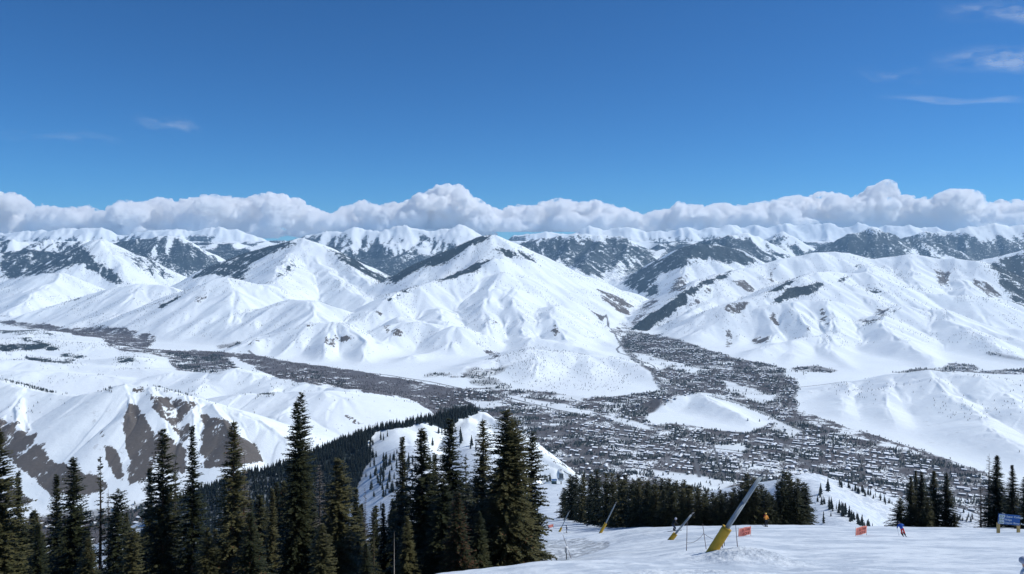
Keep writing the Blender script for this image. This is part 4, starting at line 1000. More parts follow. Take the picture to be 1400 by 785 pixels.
GK = 'conifers in the row running down the snowy knoll'; LK = 'small conifer in the slanting row that runs down the snowy knoll on the right'
for i in range(46):
    t = i/45; drop(1120+72*t+rs.gauss(0, 3.5), 684+40*t+rs.gauss(0, 3), rs.uniform(5, 13), LK, GK, 600, 1100)
GK2 = 'conifers in the upper row on the snowy knoll'; LK2 = 'small conifer in the upper row along the far crest of the snowy knoll'
for i in range(40):
    t = i/39; drop(1148+74*t+rs.gauss(0, 3), 663+27*t+rs.gauss(0, 2), rs.uniform(4, 11), LK2, GK2, 700, 1200)
for (a_, b_, h_, l_) in ((1122, 676, 14, 'left conifer of the pair standing high on the snowy knoll'), (1132, 672, 17, 'right taller conifer of the pair standing high on the snowy knoll'), (1126, 716, 13, 'lone conifer near the slope edge below the row on the snowy knoll'), (1136, 706, 5, 'tiny conifer left of the row on the snowy knoll')):
    drop(a_, b_, h_, l_, None, 600, 1100)
GR2 = 'small conifers at the right foot of the knoll'
for i in range(12): drop(1312+rs.uniform(-4, 18), 705+rs.uniform(-4, 12), rs.uniform(5, 9), 'small conifer at the right end of the snowy knoll beyond the slope edge', GR2, 600, 1100)
GT2 = 'conifers around the lift building'
for a_, b_, h_ in ((748, 660, 14), (752, 659, 17), (753.5, 661, 11), (745, 656, 12), (786, 668, 12), (790, 664, 10), (779, 663, 7)): drop(a_, b_, h_, 'slim conifer beside the lift building at the end of the slope', GT2, 800, 1700)
for q in c2(*[(rs.gauss(470, 35), rs.gauss(390, 45)) for _ in range(40)], *[(rs.gauss(540, 30), rs.gauss(440, 40)) for _ in range(20)]): drop(q[0], q[1]+6, rs.uniform(9, 18), LB, GB, 900, 2100)
n_left = 300-len(indiv)-60
o_ = np.argsort(xy[:, 1]); near_idx = o_[:max(0, n_left)]; far_idx = o_[max(0, n_left):]
for i in near_idx: indiv.append((xy[i, 0], xy[i, 1], hs[i], 'small dark conifer in the forest that covers the ridge below the crest', 'conifers of the forest on the ridge'))
for x, y, h, lab, grp in indiv:
    o = bpy.data.objects.new('small_conifer', TIER_ME[rs.randrange(3)]); link(o)
    o.location = (x, y, float(gz(x, y))-.4); o.scale = (h*rs.uniform(.85, 1.2), h, h); o.rotation_euler = (0, 0, rs.uniform(0, 6.28))
    tag(o, lab, 'tree', grp)
far3 = np.array_split(far_idx, 1)
for k, ix in enumerate(far3):
    tag(mass('ridge_forest', xy[ix], hs[ix], TIER[k], [MT['needles_far']]), 'dark conifer forest covering the ridge behind the tall firs', 'forest', kind='stuff')
# far woods, sampled from the masks
def msamp(key, xy):
    i = np.clip(np.searchsorted(Y_far, xy[:, 1]), 0, len(Y_far)-1); jx = np.clip(((xy[:, 0]/xy[:, 1]*F+700-PXC[0])/STEP).astype(int), 0, NC-1)
    return (key if isinstance(key, np.ndarray) else M[key])[i, jx]
PYR = (np.array([(.17, 0, .05), (0, .17, .05), (-.17, 0, .05), (0, -.17, .05), (0, 0, 1.0)]), np.array([(0, 1, 4), (1, 2, 4), (2, 3, 4), (3, 0, 4)]))
SPK = (np.array([(.2, 0, .05), (-.1, .17, .05), (-.1, -.17, .05), (0, 0, .62), (.13, .05, .4), (-.09, .09, .4), (-.02, -.14, .4), (0, 0, 1.0)]), np.array([(0, 1, 3), (1, 2, 3), (2, 0, 3), (4, 5, 7), (5, 6, 7), (6, 4, 7)]))
parts = []
for (ya, yb, n, rr) in ((3300, 5200, 130000, (7, 15)), (5200, 8000, 160000, (9, 16)), (8000, 14500, 900000, (11, 19))):
    q, p_ = rnd_region(n, -60, 1460, ya, yb)
    f_ = msamp('forest', q)+msamp('trees', q)*(1.0 if yb < 6000 else 0)
    area = (yb**2-ya**2)/2*(1520/F); dens = n/area          # trees per m2 offered
    kp = RNG.random(n) < f_*np.minimum(1, (.0045 if ya < 8000 else .0016)/dens)*(1 if ya > 5000 else 1)
    # lone trees on the open slopes, gathered in the hollows
    cl = fbm(q[:, 0]/420, q[:, 1]/420, 3, 301)
    lone = (RNG.random(n) < sstep(-.15, .5, cl)*.0007/dens) & (gz(q[:, 0], q[:, 1]) > 40) & (msamp('town', q) < .1)
    e2 = pip(p_, rowpt(q), c6((640,600),(760,565),(880,575),(1200,640),(1230,700),(1100,745),(850,740),(700,710),(640,650))) & (RNG.random(n) < .0006/dens)
    q = q[kp | lone | e2]; parts.append((q, RNG.uniform(*rr, len(q))*np.where((lone | e2)[kp | lone | e2], .8, 1)))
print('far woods', [len(p[0]) for p in parts])
qq = np.concatenate([p[0] for p in parts]); hh = np.concatenate([p[1] for p in parts])
tag(mass('mountain_woods', qq, hh, SPK, [MT['needles_far']]), 'dark conifer woods and lone trees on the snowy mountains beyond the valley', 'woods', kind='stuff')
print('woods', time.time()-T0)

# ------------------------------------------------------------------ the town
# streets on a turned grid; the houses stand along them
ang = math.radians(-24); ca, sa = math.cos(ang), math.sin(ang)
hx, hy, hr_, hsz = [], [], [], []
for region in (0,):
    gu = np.arange(-4600, 7200, 27.0); gv = np.arange(-1500, 11500, 31.0)
    U_, V_ = np.meshgrid(gu, gv, indexing='ij'); U_ = U_.ravel(); V_ = V_.ravel()
    bu = (np.arange(len(gu)) % 6 == 5)[:, None]*np.ones(len(gv))[None]; bv = np.ones(len(gu))[:, None]*(np.arange(len(gv)) % 3 == 2)[None]
    keep = (bu.ravel() < .5) & (bv.ravel() < .5)
    U_ = U_[keep]+RNG.uniform(-6, 6, keep.sum()); V_ = V_[keep]+RNG.uniform(-5, 5, keep.sum())
    bend = 60*pn(U_/900, V_/900, 401)
    x = U_*ca-(V_+bend)*sa; y = U_*sa+(V_+bend)*ca
    sel = (y > 2050) & (y < 9500); x, y = x[sel], y[sel]
q = np.stack([x, y], 1); tv = msamp('town', q); pxh = x/y*F+700; rwh = rowpt(q)
core = pip(pxh, rwh, [(800,575),(870,590),(950,608),(1060,590),(1180,612),(1290,640),(1340,680),(1200,690),(1000,650),(860,640),(780,600)])
dn = .34+.40*core+.6*fbm(x/260, y/260, 3, 411)
ok = (RNG.random(len(x)) < dn*tv) & (msamp(road, q) < .2) & (pxh > -40) & (pxh < 1440)
q = q[ok]; core = core[ok]; pxh = pxh[ok]; rwh = rwh[ok]
n = len(q); print('houses', n)
L_ = RNG.uniform(12, 22, n)*np.where(core, RNG.choice([1, 1.25, 1.9], n, p=[.6, .28, .12]), 1); W_ = RNG.uniform(9, 14, n)*np.where(core & (L_ > 25), 1.5, 1)
Hh = RNG.uniform(4, 6.5, n); fl = (core & (RNG.random(n) < .5))
rt = ang+math.pi/2*(RNG.random(n) < .4)+RNG.normal(0, .08, n)+.5*pn(q[:, 0]/800, q[:, 1]/800, 402)*(~core)
def house_geo(L, W, H, flat):
    l, w = L/2, W/2; rh = .35 if flat else W*.22
    wl = [(-l,-w,-1.5),(l,-w,-1.5),(l,w,-1.5),(-l,w,-1.5),(-l,-w,H),(l,-w,H),(l,w,H),(-l,w,H)]
    wf = [(0,1,5,4),(1,2,6,5),(2,3,7,6),(3,0,4,7)]
    e = .7; a, b = l+e, w+e
    if flat: rv = [(-a,-b,H+.02),(a,-b,H+.02),(a,b,H+.02),(-a,b,H+.02),(-a,-b,H+.6),(a,-b,H+.6),(a,b,H+.6),(-a,b,H+.6)]; rf = [(0,1,5,4),(1,2,6,5),(2,3,7,6),(3,0,4,7),(4,5,6,7),(3,2,1,0)]
    else: rv = [(-a,-b,H-.1),(a,-b,H-.1),(a,b,H-.1),(-a,b,H-.1),(-a,0,H+rh),(a,0,H+rh),(-a,-b,H+.35),(a,-b,H+.35),(a,b,H+.35),(-a,b,H+.35)]; rf = [(6,7,5,4),(8,9,4,5),(0,1,7,6),(2,3,9,8),(3,0,6,9),(1,2,8,7),(6,4,9,9),(7,8,5,5)]
    return wl, wf, rv, rf
o_ = np.argsort(q[:, 1])
vis = np.array([(rwh[i] < (785 if pxh[i] < 420 else (655 if 768 < pxh[i] < 1110 else 712))) and not (420 <= pxh[i] < 740 and rwh[i] > 650) for i in range(n)])
ind = [i for i in o_ if vis[i]][:300]; indset = set(int(i) for i in ind)
zq = gz(q[:, 0], q[:, 1])
roof_m, wall_ms = MT['roof'], [MT['wall'], MT['wall2']]
for i in ind:
    wl, wf, rv, rf = house_geo(L_[i], W_[i], Hh[i], fl[i])
    e = empty('house', (q[i, 0], q[i, 1], zq[i]), rt[i])
    where = 'at the foot of the brown hillside' if pxh[i] < 420 else 'in the valley town'
    if fl[i]: tag(e, 'flat roofed building under snow '+where, 'building', 'flat roofed buildings '+where)
    else: tag(e, 'small gabled house with snow on its roof '+where, 'house', 'gabled houses '+where)
    link(bpy.data.objects.new('walls', np_mesh('walls', wl, wf, [wall_ms[int(i) % 2]])), e)
    me = bpy.data.meshes.new('roof'); me.from_pydata(rv, [], [tuple(dict.fromkeys(f_)) for f_ in rf]); me.materials.append(roof_m)
    link(bpy.data.objects.new('roof', me), e)
VV, FF, MI = [], [], []; off = 0
for i in range(n):
    if i in indset: continue
    wl, wf, rv, rf = house_geo(L_[i], W_[i], Hh[i], fl[i]); c, s = math.cos(rt[i]), math.sin(rt[i])
    v = np.array(wl+rv); v2 = np.empty_like(v); v2[:, 0] = v[:, 0]*c-v[:, 1]*s+q[i, 0]; v2[:, 1] = v[:, 0]*s+v[:, 1]*c+q[i, 1]; v2[:, 2] = v[:, 2]+zq[i]
    VV.append(v2); FF.append(np.array(wf)+off); FF.append(np.array([f_ if f_[3] != f_[2] else (f_[0], f_[1], f_[2], f_[2]) for f_ in rf])+off+8)
    MI += [1+(i % 2)]*4+[0]*len(rf); off += len(v)
Vt = np.concatenate(VV); Ft = np.concatenate(FF); tri = Ft[:, 3] == Ft[:, 2]
me = bpy.data.meshes.new('far_houses')
me.from_pydata(Vt.tolist(), [], [tuple(r[:3]) if t else tuple(r) for r, t in zip(Ft.tolist(), tri)])
for m_ in (roof_m, *wall_ms): me.materials.append(m_)
me.polygons.foreach_set('material_index', np.array(MI, dtype=np.int32)); me.update()
tag(link(bpy.data.objects.new('distant_houses', me)), 'hundreds of small snow roofed houses filling the valley town', 'town', kind='stuff')
# town trees
BARE = (np.array([(.25,0,.35),(-.2,.2,.3),(-.1,-.25,.4),(.05,.05,1.0),(0,.02,0),(.3,.15,.7),(-.28,.05,.75),(.05,-.3,.72)]), np.array([(0,1,3),(1,2,3),(2,0,3),(4,0,1),(4,2,0),(0,5,3),(1,6,3),(2,7,3)]))
tp, th, bp_, bh = [], [], [], []
for ya, yb, nn in ((2050, 4500, 160000), (4500, 9500, 260000)):
    q2, p2 = rnd_region(nn, -40, 1440, ya, yb); tv = msamp('town', q2); br = msamp('brush', q2); rd = msamp(road, q2)
    dens = nn/((yb**2-ya**2)/2*(1480/F))
    # keep the street grid open
    uu = q2[:, 0]*ca+q2[:, 1]*sa; v_ = -q2[:, 0]*sa+q2[:, 1]*ca
    inblk = ((uu+4600) % 162 < 140) & ((v_+1500) % 93 < 72)
    cl = fbm(q2[:, 0]/230, q2[:, 1]/120, 3, 421)
    kc = RNG.random(nn) < tv*sstep(-.05, .28, cl)*(.0105 if ya < 4000 else .0085)/dens*np.where(inblk, 1, .25)*(rd < .1)
    kb = RNG.random(nn) < ((tv*.0012+br*.0030)*sstep(.5, -.3, cl))/dens*(rd < .1)
    if ya < 4000:   # rows along the main roads
        pass
    tp.append(q2[kc]); th.append(RNG.uniform(8, 18, kc.sum())); bp_.append(q2[kb]); bh.append(RNG.uniform(5, 10, kb.sum()))
for pts, wd in ROADS[1:3]:
    w = [vpt(*p) for p in pts]
    for (x0, y0), (x1, y1) in zip(w[:-1], w[1:]):
        L = math.hypot(x1-x0, y1-y0); nx, ny = -(y1-y0)/L, (x1-x0)/L
        for k in range(int(L/13)):
            for s in (-1, 1):
                if rs.random() < .75: tp.append(np.array([[x0+(x1-x0)*k*13/L+s*nx*(wd+6), y0+(y1-y0)*k*13/L+s*ny*(wd+6)]])); th.append(np.array([rs.uniform(7, 13)]))
tp = np.concatenate(tp); th = np.concatenate(th); bp_ = np.concatenate(bp_); bh = np.concatenate(bh)
print('town trees', len(tp), 'bare', len(bp_))
tag(mass('valley_conifers', tp, th, SPK, [MT['needles_far']], wsc=1.6), 'dark conifers standing between the houses of the valley town', 'trees', kind='stuff')
tag(mass('valley_bare_trees', bp_, bh, BARE, [MT['twig']]), 'grey brown leafless trees along the river and between the houses', 'trees', kind='stuff')
print('town', time.time()-T0)
# ------------------------------------------------------------------ shapes for the small things
def cyl_between(bm, p, q, r0, r1, seg=16, cap=True, start=None):
    p = Vector(p); q = Vector(q); d = (q-p).normalized(); a = d.orthogonal().normalized(); b = d.cross(a)
    rings = []
    for c, r in ((p, r0), (q, r1)):
        rings.append([bm.verts.new(c+r*(math.cos(2*math.pi*k/seg)*a+math.sin(2*math.pi*k/seg)*b)) for k in range(seg)])
    for k in range(seg): bm.faces.new((rings[0][k], rings[0][(k+1) % seg], rings[1][(k+1) % seg], rings[1][k]))
    if cap: bm.faces.new(rings[0][::-1]); bm.faces.new(rings[1])
def tube(bm, pts, rad, seg=8):
    for a, b in zip(pts[:-1], pts[1:]): cyl_between(bm, a, b, rad, rad, seg)
def box(bm, c, s, M_=None):
    r = bmesh.ops.create_cube(bm, size=1)
    for v in r['verts']:
        v.co = Vector((v.co.x*s[0], v.co.y*s[1], v.co.z*s[2]))
        if M_: v.co = M_ @ v.co
        v.co += Vector(c)
def ob(name, bm, m, parent=None, smooth=False, bevel=0):
    me = bpy.data.meshes.new(name)
    if bevel: bmesh.ops.bevel(bm, geom=bm.edges[:], offset=bevel, segments=2, affect='EDGES')
    bmesh.ops.recalc_face_normals(bm, faces=bm.faces[:])
    bm.to_mesh(me); bm.free()
    for mm in (m if isinstance(m, (list, tuple)) else [m]): me.materials.append(mm)
    if smooth: me.polygons.foreach_set('use_smooth', [True]*len(me.polygons))
    return link(bpy.data.objects.new(name, me), parent)
def text_mesh(name, s, size, m, parent, loc, rot=(math.pi/2, 0, 0), align='CENTER', depth=.004, sx=1.0):
    cu = bpy.data.curves.new('t', 'FONT'); cu.body = s; cu.size = size; cu.extrude = depth; cu.align_x = align; cu.align_y = 'CENTER'; cu.resolution_u = 3; cu.offset = size*.012
    t = bpy.data.objects.new('t', cu); COL.objects.link(t); dg = bpy.context.evaluated_depsgraph_get(); dg.update()
    me = bpy.data.meshes.new_from_object(t.evaluated_get(dg)); me.name = name
    bpy.data.objects.remove(t); bpy.data.curves.remove(cu)
    me.materials.clear(); me.materials.append(m)
    o = link(bpy.data.objects.new(name, me), parent); o.location = loc; o.rotation_euler = rot; o.scale = (sx, 1, 1)
    return o

# ------------------------------------------------------------------ snow lances
def lance(Y, foot, pad0, pad1, top, head, padw, pole0, pole1, label, straps=True):
    k = Y/F
    X_ = lambda p: (p[0]-700)*k; Z_ = lambda p: ZC-(p[1]-HZ)*k
    bx, bz = X_(foot), Z_(foot); e = empty('snow_lance', (bx, Y, bz)); tag(e, label, 'snow gun', 'snow making lances planted along the slope')
    L = lambda p, dy=0: Vector((X_(p)-bx, dy, Z_(p)-bz))
    p0, p1, t = L(pad0), L(pad1), L(top); ax = (p1-p0).normalized(); r = padw*k/2
    ext = p0-ax*.9
    bm = bmesh.new(); n = 28; rings = []
    u = Vector((0, 1, 0)); v = ax.cross(u).normalized()
    Lp = (p1-ext).length
    for i in range(15):
        s = i/14; c = ext+ax*Lp*s; rr = r*(1+.018*math.sin(s*29+.6))*(.97 if i in (0, 14) else 1)
        rings.append([bm.verts.new(c+rr*(math.cos(2*math.pi*q/n)*u+math.sin(2*math.pi*q/n)*v)) for q in range(n)])
    for a, b in zip(rings[:-1], rings[1:]):
        for q in range(n): bm.faces.new((a[q], a[(q+1) % n], b[(q+1) % n], b[q]))
    inner = [bm.verts.new(p1-ax*.06+(r*.55)*(math.cos(2*math.pi*q/n)*u+math.sin(2*math.pi*q/n)*v)) for q in range(n)]
    for q in range(n): bm.faces.new((rings[-1][q], rings[-1][(q+1) % n], inner[(q+1) % n], inner[q]))
    pad = ob('pad', bm, MT['yellow'], e, True)
    bm = bmesh.new(); cyl_between(bm, p1-ax*.02, p1+ax*.025, r*1.03, r*1.0, 28, False); cyl_between(bm, p1+ax*.025, p1+ax*.01, r*1.0, r*.9, 28, False)
    ob('pad_rim', bm, MT['yellow_edge'], pad, True)
    ax2 = (t-p1).normalized()
    bm = bmesh.new(); cyl_between(bm, p1-ax2*.8, p1+(t-p1)*.5, pole0*k/2, (pole0+pole1)*k/4, 20); cyl_between(bm, p1+(t-p1)*.5, t, (pole0+pole1)*k/4, pole1*k/2, 20); ob('pole', bm, MT['steel'], e, True)
    bm = bmesh.new(); h = L(head); rr = pole1*k/2
    cyl_between(bm, t, t+(h-t)*.45, rr*.62, rr*.5, 12); box(bm, t+(h-t)*.62, (rr*1.9, rr*1.3, rr*1.0), Matrix.Rotation(-.5, 3, 'Y'))
    cyl_between(bm, t+(h-t)*.6+Vector((-rr*1.2, 0, -rr*.1)), t+(h-t)*.95+Vector((rr*.9, 0, rr*.1)), rr*.38, rr*.38, 10)
    for s in (-1, 0, 1): cyl_between(bm, t+(h-t)*.7+Vector((s*rr*.5, 0, 0)), t+(h-t)*.7+Vector((s*rr*.7, 0, rr*1.0)), rr*.16, rr*.1, 6)
    ob('nozzle_head', bm, MT['nozzle'], e)
    bm = bmesh.new(); cyl_between(bm, ext, p0-ax*.25-v*0+Vector((-r*.75, 0, 0)), r*.12, r*.12, 8); box(bm, ext+ax*.3, (r*1.2, r*.6, r*.3), Matrix.Rotation(-.9, 3, 'Y')); ob('foot_bracket', bm, MT['dark_metal'], e)
    if straps:
        for s in (.32, .52, .70):
            c = ext+ax*Lp*s+v*(r*1.0 if v.z < 0 else -r*1.0)
            bm = bmesh.new(); cyl_between(bm, c+Vector((0, 0, .05)), c+Vector((.02, 0, -.36*r/.4)), .022, .018, 8); ob('strap', bm, MT['dark_metal'], pad)
    # hose along the pole
    bm = bmesh.new(); tube(bm, [p1-ax2*.1+Vector((0, -pole0*k/2-.02, .02)), p1+(t-p1)*.35+Vector((0, -pole0*k/2-.02, .0)), t+Vector((0, -rr-.015, 0))], .022*Y/60, 6); ob('hose', bm, MT['steel'], e)
    return e
lance(44.5, (964.5, 757.5), (973.5, 754.5), (994, 722), (1040, 651.5), (1048, 642), 13.2, 6.6, 5.2, 'largest and nearest snow lance with a thick yellow pad and long grey pole')
lance(83.5, (904.5, 748), (911.5, 744.5), (923.4, 730), (945, 704), (948.5, 700.5), 6.4, 2.9, 2.4, 'second nearest snow lance with a short yellow pad and its pole tipped far over')
lance(138, (818, 732), (820.8, 729), (828, 715.8), (841, 689.5), (843, 686), 3.9, 1.7, 1.5, 'distant snow lance with a yellow pad near the left end of the dark grove', False)
lance(192, (760.5, 733), (763.5, 730), (767.6, 721.5), (777.5, 700.5), (779.5, 698), 2.8, 1.3, 1.2, 'farthest and leftmost snow lance beside the small orange banner', False)

# ------------------------------------------------------------------ banners, poles, rope
def zat(px, Y): return float(gz((px-700)/F*Y, Y))
def banner(px0, px1, row0, row1, Y, label, lean=0.0, posts=(1, 1), text=True):
    k = Y/F; w_ = (px1-px0)*k; h_ = (row1-row0)*k; cx = ((px0+px1)/2-700)*k; cz = ZC-((row0+row1)/2-HZ)*k
    g = zat((px0+px1)/2, Y); e = empty('banner', (cx, Y, g), math.radians(28)); w_ /= .883; tag(e, label, 'banner', 'orange SLOW ZONE banners on the slope')
    bm = bmesh.new(); nx, nz = 14, 6; grid = []
    for i in range(nx+1):
        col_ = []
        for jz in range(nz+1):
            u, v = i/nx-.5, jz/nz-.5
            col_.append(bm.verts.new((u*w_, .04*math.sin(u*7+v*2)*w_/1.2, cz-g+v*h_*(1-.05*math.cos(u*3.14))+lean*u*w_)))
        grid.append(col_)
    for i in range(nx):
        for jz in range(nz): bm.faces.new((grid[i][jz], grid[i+1][jz], grid[i+1][jz+1], grid[i][jz+1]))
    r = bmesh.ops.solidify(bm, geom=bm.faces[:], thickness=.012)
    fab = ob('fabric', bm, MT['orange'], e, True)
    if text:
        text_mesh('lettering', 'SLOW', h_*.40, MT['ink'], fab, (w_*.05, -.055*w_/1.2-.02, cz-g+h_*.20), (math.pi/2, -lean, 0), sx=1.15)
        text_mesh('lettering', 'ZONE', h_*.37, MT['ink'], fab, (w_*.05, -.055*w_/1.2-.02, cz-g-h_*.22), (math.pi/2, -lean, 0), sx=1.15)
    for s, on in zip((-1, 1), posts):
        if not on: continue
        bm = bmesh.new(); x_ = s*w_/2*1.02; cyl_between(bm, (x_+.03*s, .02, -.3), (x_, .02, cz-g+h_*.62), .016*max(1, Y/80), .012*max(1, Y/80), 8); ob('pole', bm, MT['bamboo'], e)
    return e
banner(1008.5, 1028, 721, 732.5, 74, 'orange SLOW ZONE banner hung right beside the largest snow lance', -.04, (1, 1))
banner(1168, 1187, 720, 731, 78, 'orange SLOW ZONE banner standing alone left of the skier in blue', -.03)
banner(749.5, 756.5, 717.3, 721.4, 225, 'tiny distant orange banner at the left edge of the ski slope', 0, (1, 1), False)
# the small orange piece of a banner half hidden by the big lance
def pole(px_b, row_b, px_t, row_t, Y, label, r=.02, group='thin marker poles around the nearest snow lance'):
    k = Y/F; xb, xt = (px_b-700)*k, (px_t-700)*k; g = float(gz(xb, Y)); zt = ZC-(row_t-HZ)*k
    bm = bmesh.new(); n = 7; pts = [Vector(((xt-xb)*i/n, 0, -.25+(zt-g+.25)*i/n)) for i in range(n+1)]
    for a, b, i in zip(pts[:-1], pts[1:], range(n)): cyl_between(bm, a, b, r*(1-.05*i), r*(1-.05*(i+1)), 8)
    o = ob('marker_pole', bm, MT['bamboo'], None, True); o.location = (xb, Y, g); tag(o, label, 'pole', group)
    return o
pole(938.5, 760, 939.5, 713, 47.5, 'upright thin marker pole left of the largest snow lance', .026)
pole(966.5, 751, 960.5, 716, 51, 'thin marker pole leaning left just behind the largest snow lance', .026)
pole(1009, 753, 1005.8, 718.5, 50, 'thin marker pole leaning left that holds the banner beside the largest lance', .030)
pole(987.5, 753, 987.8, 742, 52, 'short dark stake under the pad of the largest lance', .05)
pole(982, 763, 769, 729, 74, 'x', .02) if False else None
pole(782, 762, 769.5, 731, 76, 'slanting bamboo pole beside the white cylinder marker', .028, None)
def rope(a, b, Y0, Y1, sag, label):
    p = Vector(((a[0]-700)/F*Y0, Y0, ZC-(a[1]-HZ)/F*Y0)); q = Vector(((b[0]-700)/F*Y1, Y1, ZC-(b[1]-HZ)/F*Y1))
    pts = [p.lerp(q, t/12)-Vector((0, 0, sag*4*(t/12)*(1-t/12))) for t in range(13)]
    bm = bmesh.new(); tube(bm, [v-p for v in pts], .014, 6); o = ob('rope', bm, MT['rope'], None, True); o.location = p; tag(o, label, 'rope')
rope((939, 742), (962, 729.5), 47.5, 51, .22, 'sagging rope between the two poles left of the largest lance')
rope((962, 729.5), (975, 737), 51, 52, .03, 'short rope running from the leaning pole down behind the yellow pad')
# white cylinder marker on its post
x, y, z = at(774.5, 75.5); e = empty('marker_post', (x, y, z)); tag(e, 'white cylinder on a short dark post at the edge of the rough grey snow hollow', 'marker')
kk = 75.5/F; zt = ZC-(748-HZ)*kk-z; zb_ = ZC-(755.5-HZ)*kk-z
bm = bmesh.new(); cyl_between(bm, (0, 0, zb_), (0, 0, zt), .17, .17, 18); cyl_between(bm, (0, 0, zt), (0, 0, zt+.05), .17, .08, 18); cyl_between(bm, (0, 0, zb_-.05), (0, 0, zb_), .08, .17, 18); ob('drum', bm, MT['white_plastic'], e)
bm = bmesh.new(); cyl_between(bm, (0, 0, -.3), (0, 0, zb_), .05, .05, 10); ob('post', bm, MT['dark_metal'], e)

# ------------------------------------------------------------------ blue trail sign
def trail_sign():
    Y = 84.0; k = Y/F; cx = (1379.5-700)*k; cz = ZC-(710.5-HZ)*k; g = float(gz(cx, Y))
    e = empty('trail_sign', (cx, Y, g)); tag(e, 'blue trail sign with white names on yellow timber posts below the right hand firs', 'sign')
    W, H_ = 30.0*k, 13.8*k; roll = .09
    brd = empty('face', (0, 0, cz-g)); bpy.data.objects.remove(brd)
    Mr = Matrix.Rotation(roll, 3, 'Y')
    bm = bmesh.new(); box(bm, (0, 0, cz-g), (W, .06, H_), Mr); brd = ob('board', bm, MT['blue_sign'], e, bevel=.012)
    def loc(u, v, d=-.036):
        q = Mr @ Vector((u*W, 0, v*H_)); return (q.x, d, q.z+cz-g)
    for r_, (txt, v) in enumerate((('Upper College', .30), ('Ridge', -.02), ('Upper River Run', -.32))):
        text_mesh('lettering', txt, H_*.265, MT['sign_white'], brd, loc(-.185, v, -.036), (math.pi/2, roll, 0), 'LEFT', .003, sx=1.12)
        bm = bmesh.new(); wdt = .26 if r_ != 1 else .235; box(bm, loc(-.345, v, -.038), (W*wdt, .012, H_*.27), Mr); ob('symbol_plate', bm, MT['sign_white'], brd)
        # symbols: arrow, letter bars and a dot
        bm = bmesh.new()
        for u, ww, hh in ((-.43, .025, .18), (-.40, .05, .05), (-.35, .03, .16)): box(bm, loc(u, v, -.046), (W*ww, .006, H_*hh), Mr)
        ob('arrow', bm, MT['sign_green'], brd)
        bm = bmesh.new(); c = loc(-.28, v, -.0)
        if r_ == 1: box(bm, (c[0], -.046, c[2]), (W*.045, .006, W*.045), Matrix.Rotation(roll+.78*0, 3, 'Y'))
        else: cyl_between(bm, (c[0], -.049, c[2]), (c[0], -.043, c[2]), W*.026, W*.026, 16)
        ob('symbol', bm, MT['sign_green'] if r_ == 0 else MT['sign_black'], brd)
    for u in (-.445, .475):
        q = Mr @ Vector((u*W, 0, -.44*H_)); gg = float(gz(cx+q.x, Y+.05))-g
        bm = bmesh.new(); box(bm, (q.x, .10, (q.z+cz-g+gg-.4)/2-.0), (.34, .14, abs(q.z+cz-g-gg+.4))); ob('post', bm, MT['post'], e, bevel=.012)
trail_sign()

# ------------------------------------------------------------------ lift building at the end of the slope
def lift():
    x, y, z = at(766.5, 990); e = empty('lift_terminal', (x, y, z)); tag(e, 'pale rounded lift terminal with a dark window at the end of the slope', 'lift station')
    top = ZC-(643.5-HZ)/F*990-z
    secs = [(top-11.5, 3.2), (top-9.5, 4.6), (top-6, 5.3), (top-2.5, 4.4), (top-.3, 3.2), (top, 2.6)]
    bm = bmesh.new(); rings = []
    for zz, r in secs:
        rings.append([bm.verts.new((r*math.copysign(abs(math.cos(a))**.6, math.cos(a)), 9*math.copysign(abs(math.sin(a))**.6, math.sin(a)), zz)) for a in [2*math.pi*q/24 for q in range(24)]])
    for a, b in zip(rings[:-1], rings[1:]):
        for q in range(24): bm.faces.new((a[q], a[(q+1) % 24], b[(q+1) % 24], b[q]))
    bm.faces.new(rings[0][::-1]); bm.faces.new(rings[-1]); ob('shell', bm, MT['shell'], e, True)
    bm = bmesh.new(); box(bm, (0.3, -8.6, top-4.2), (5.6, 1.6, 6.0)); ob('window_panel', bm, MT['glass_dark'], e, bevel=.3)
    bm = bmesh.new(); box(bm, (.2, -8.9, top-8.3), (8.2, 1.2, .8)); ob('trim', bm, MT['dark_metal'], e, bevel=.1)
    bm = bmesh.new(); box(bm, (.6, 0, (top-10)/2-1), (1.6, 2, top-9)); ob('support_post', bm, MT['nozzle'], e)
    x, y, z = at(757.5, 985); h = empty('hut', (x, y, z)); tag(h, 'low dark green hut left of the lift terminal', 'hut')
    bm = bmesh.new(); box(bm, (0, 0, 2.0), (6.5, 6, 6)); ob('walls', bm, MT['hut'], h)
    bm = bmesh.new(); box(bm, (0, 0, 5.3), (7.6, 7, .7)); ob('roof', bm, MT['roof'], h)
    bm = bmesh.new(); box(bm, (1.3, -3.05, 2.6), (2.2, .1, 1.6)); ob('window', bm, MT['glass_dark'], h)
    a = Vector(P(767, 642, 990)); b = Vector(P(812, 667, 1450)); bm = bmesh.new(); tube(bm, [Vector((0, 0, 0)), (b-a)*.5-Vector((0, 0, 3)), b-a], .55, 6)
    o = ob('lift_cable', bm, MT['dark_metal']); o.location = a; tag(o, 'dark lift cable running down to the right from the lift terminal', 'cable')
lift()

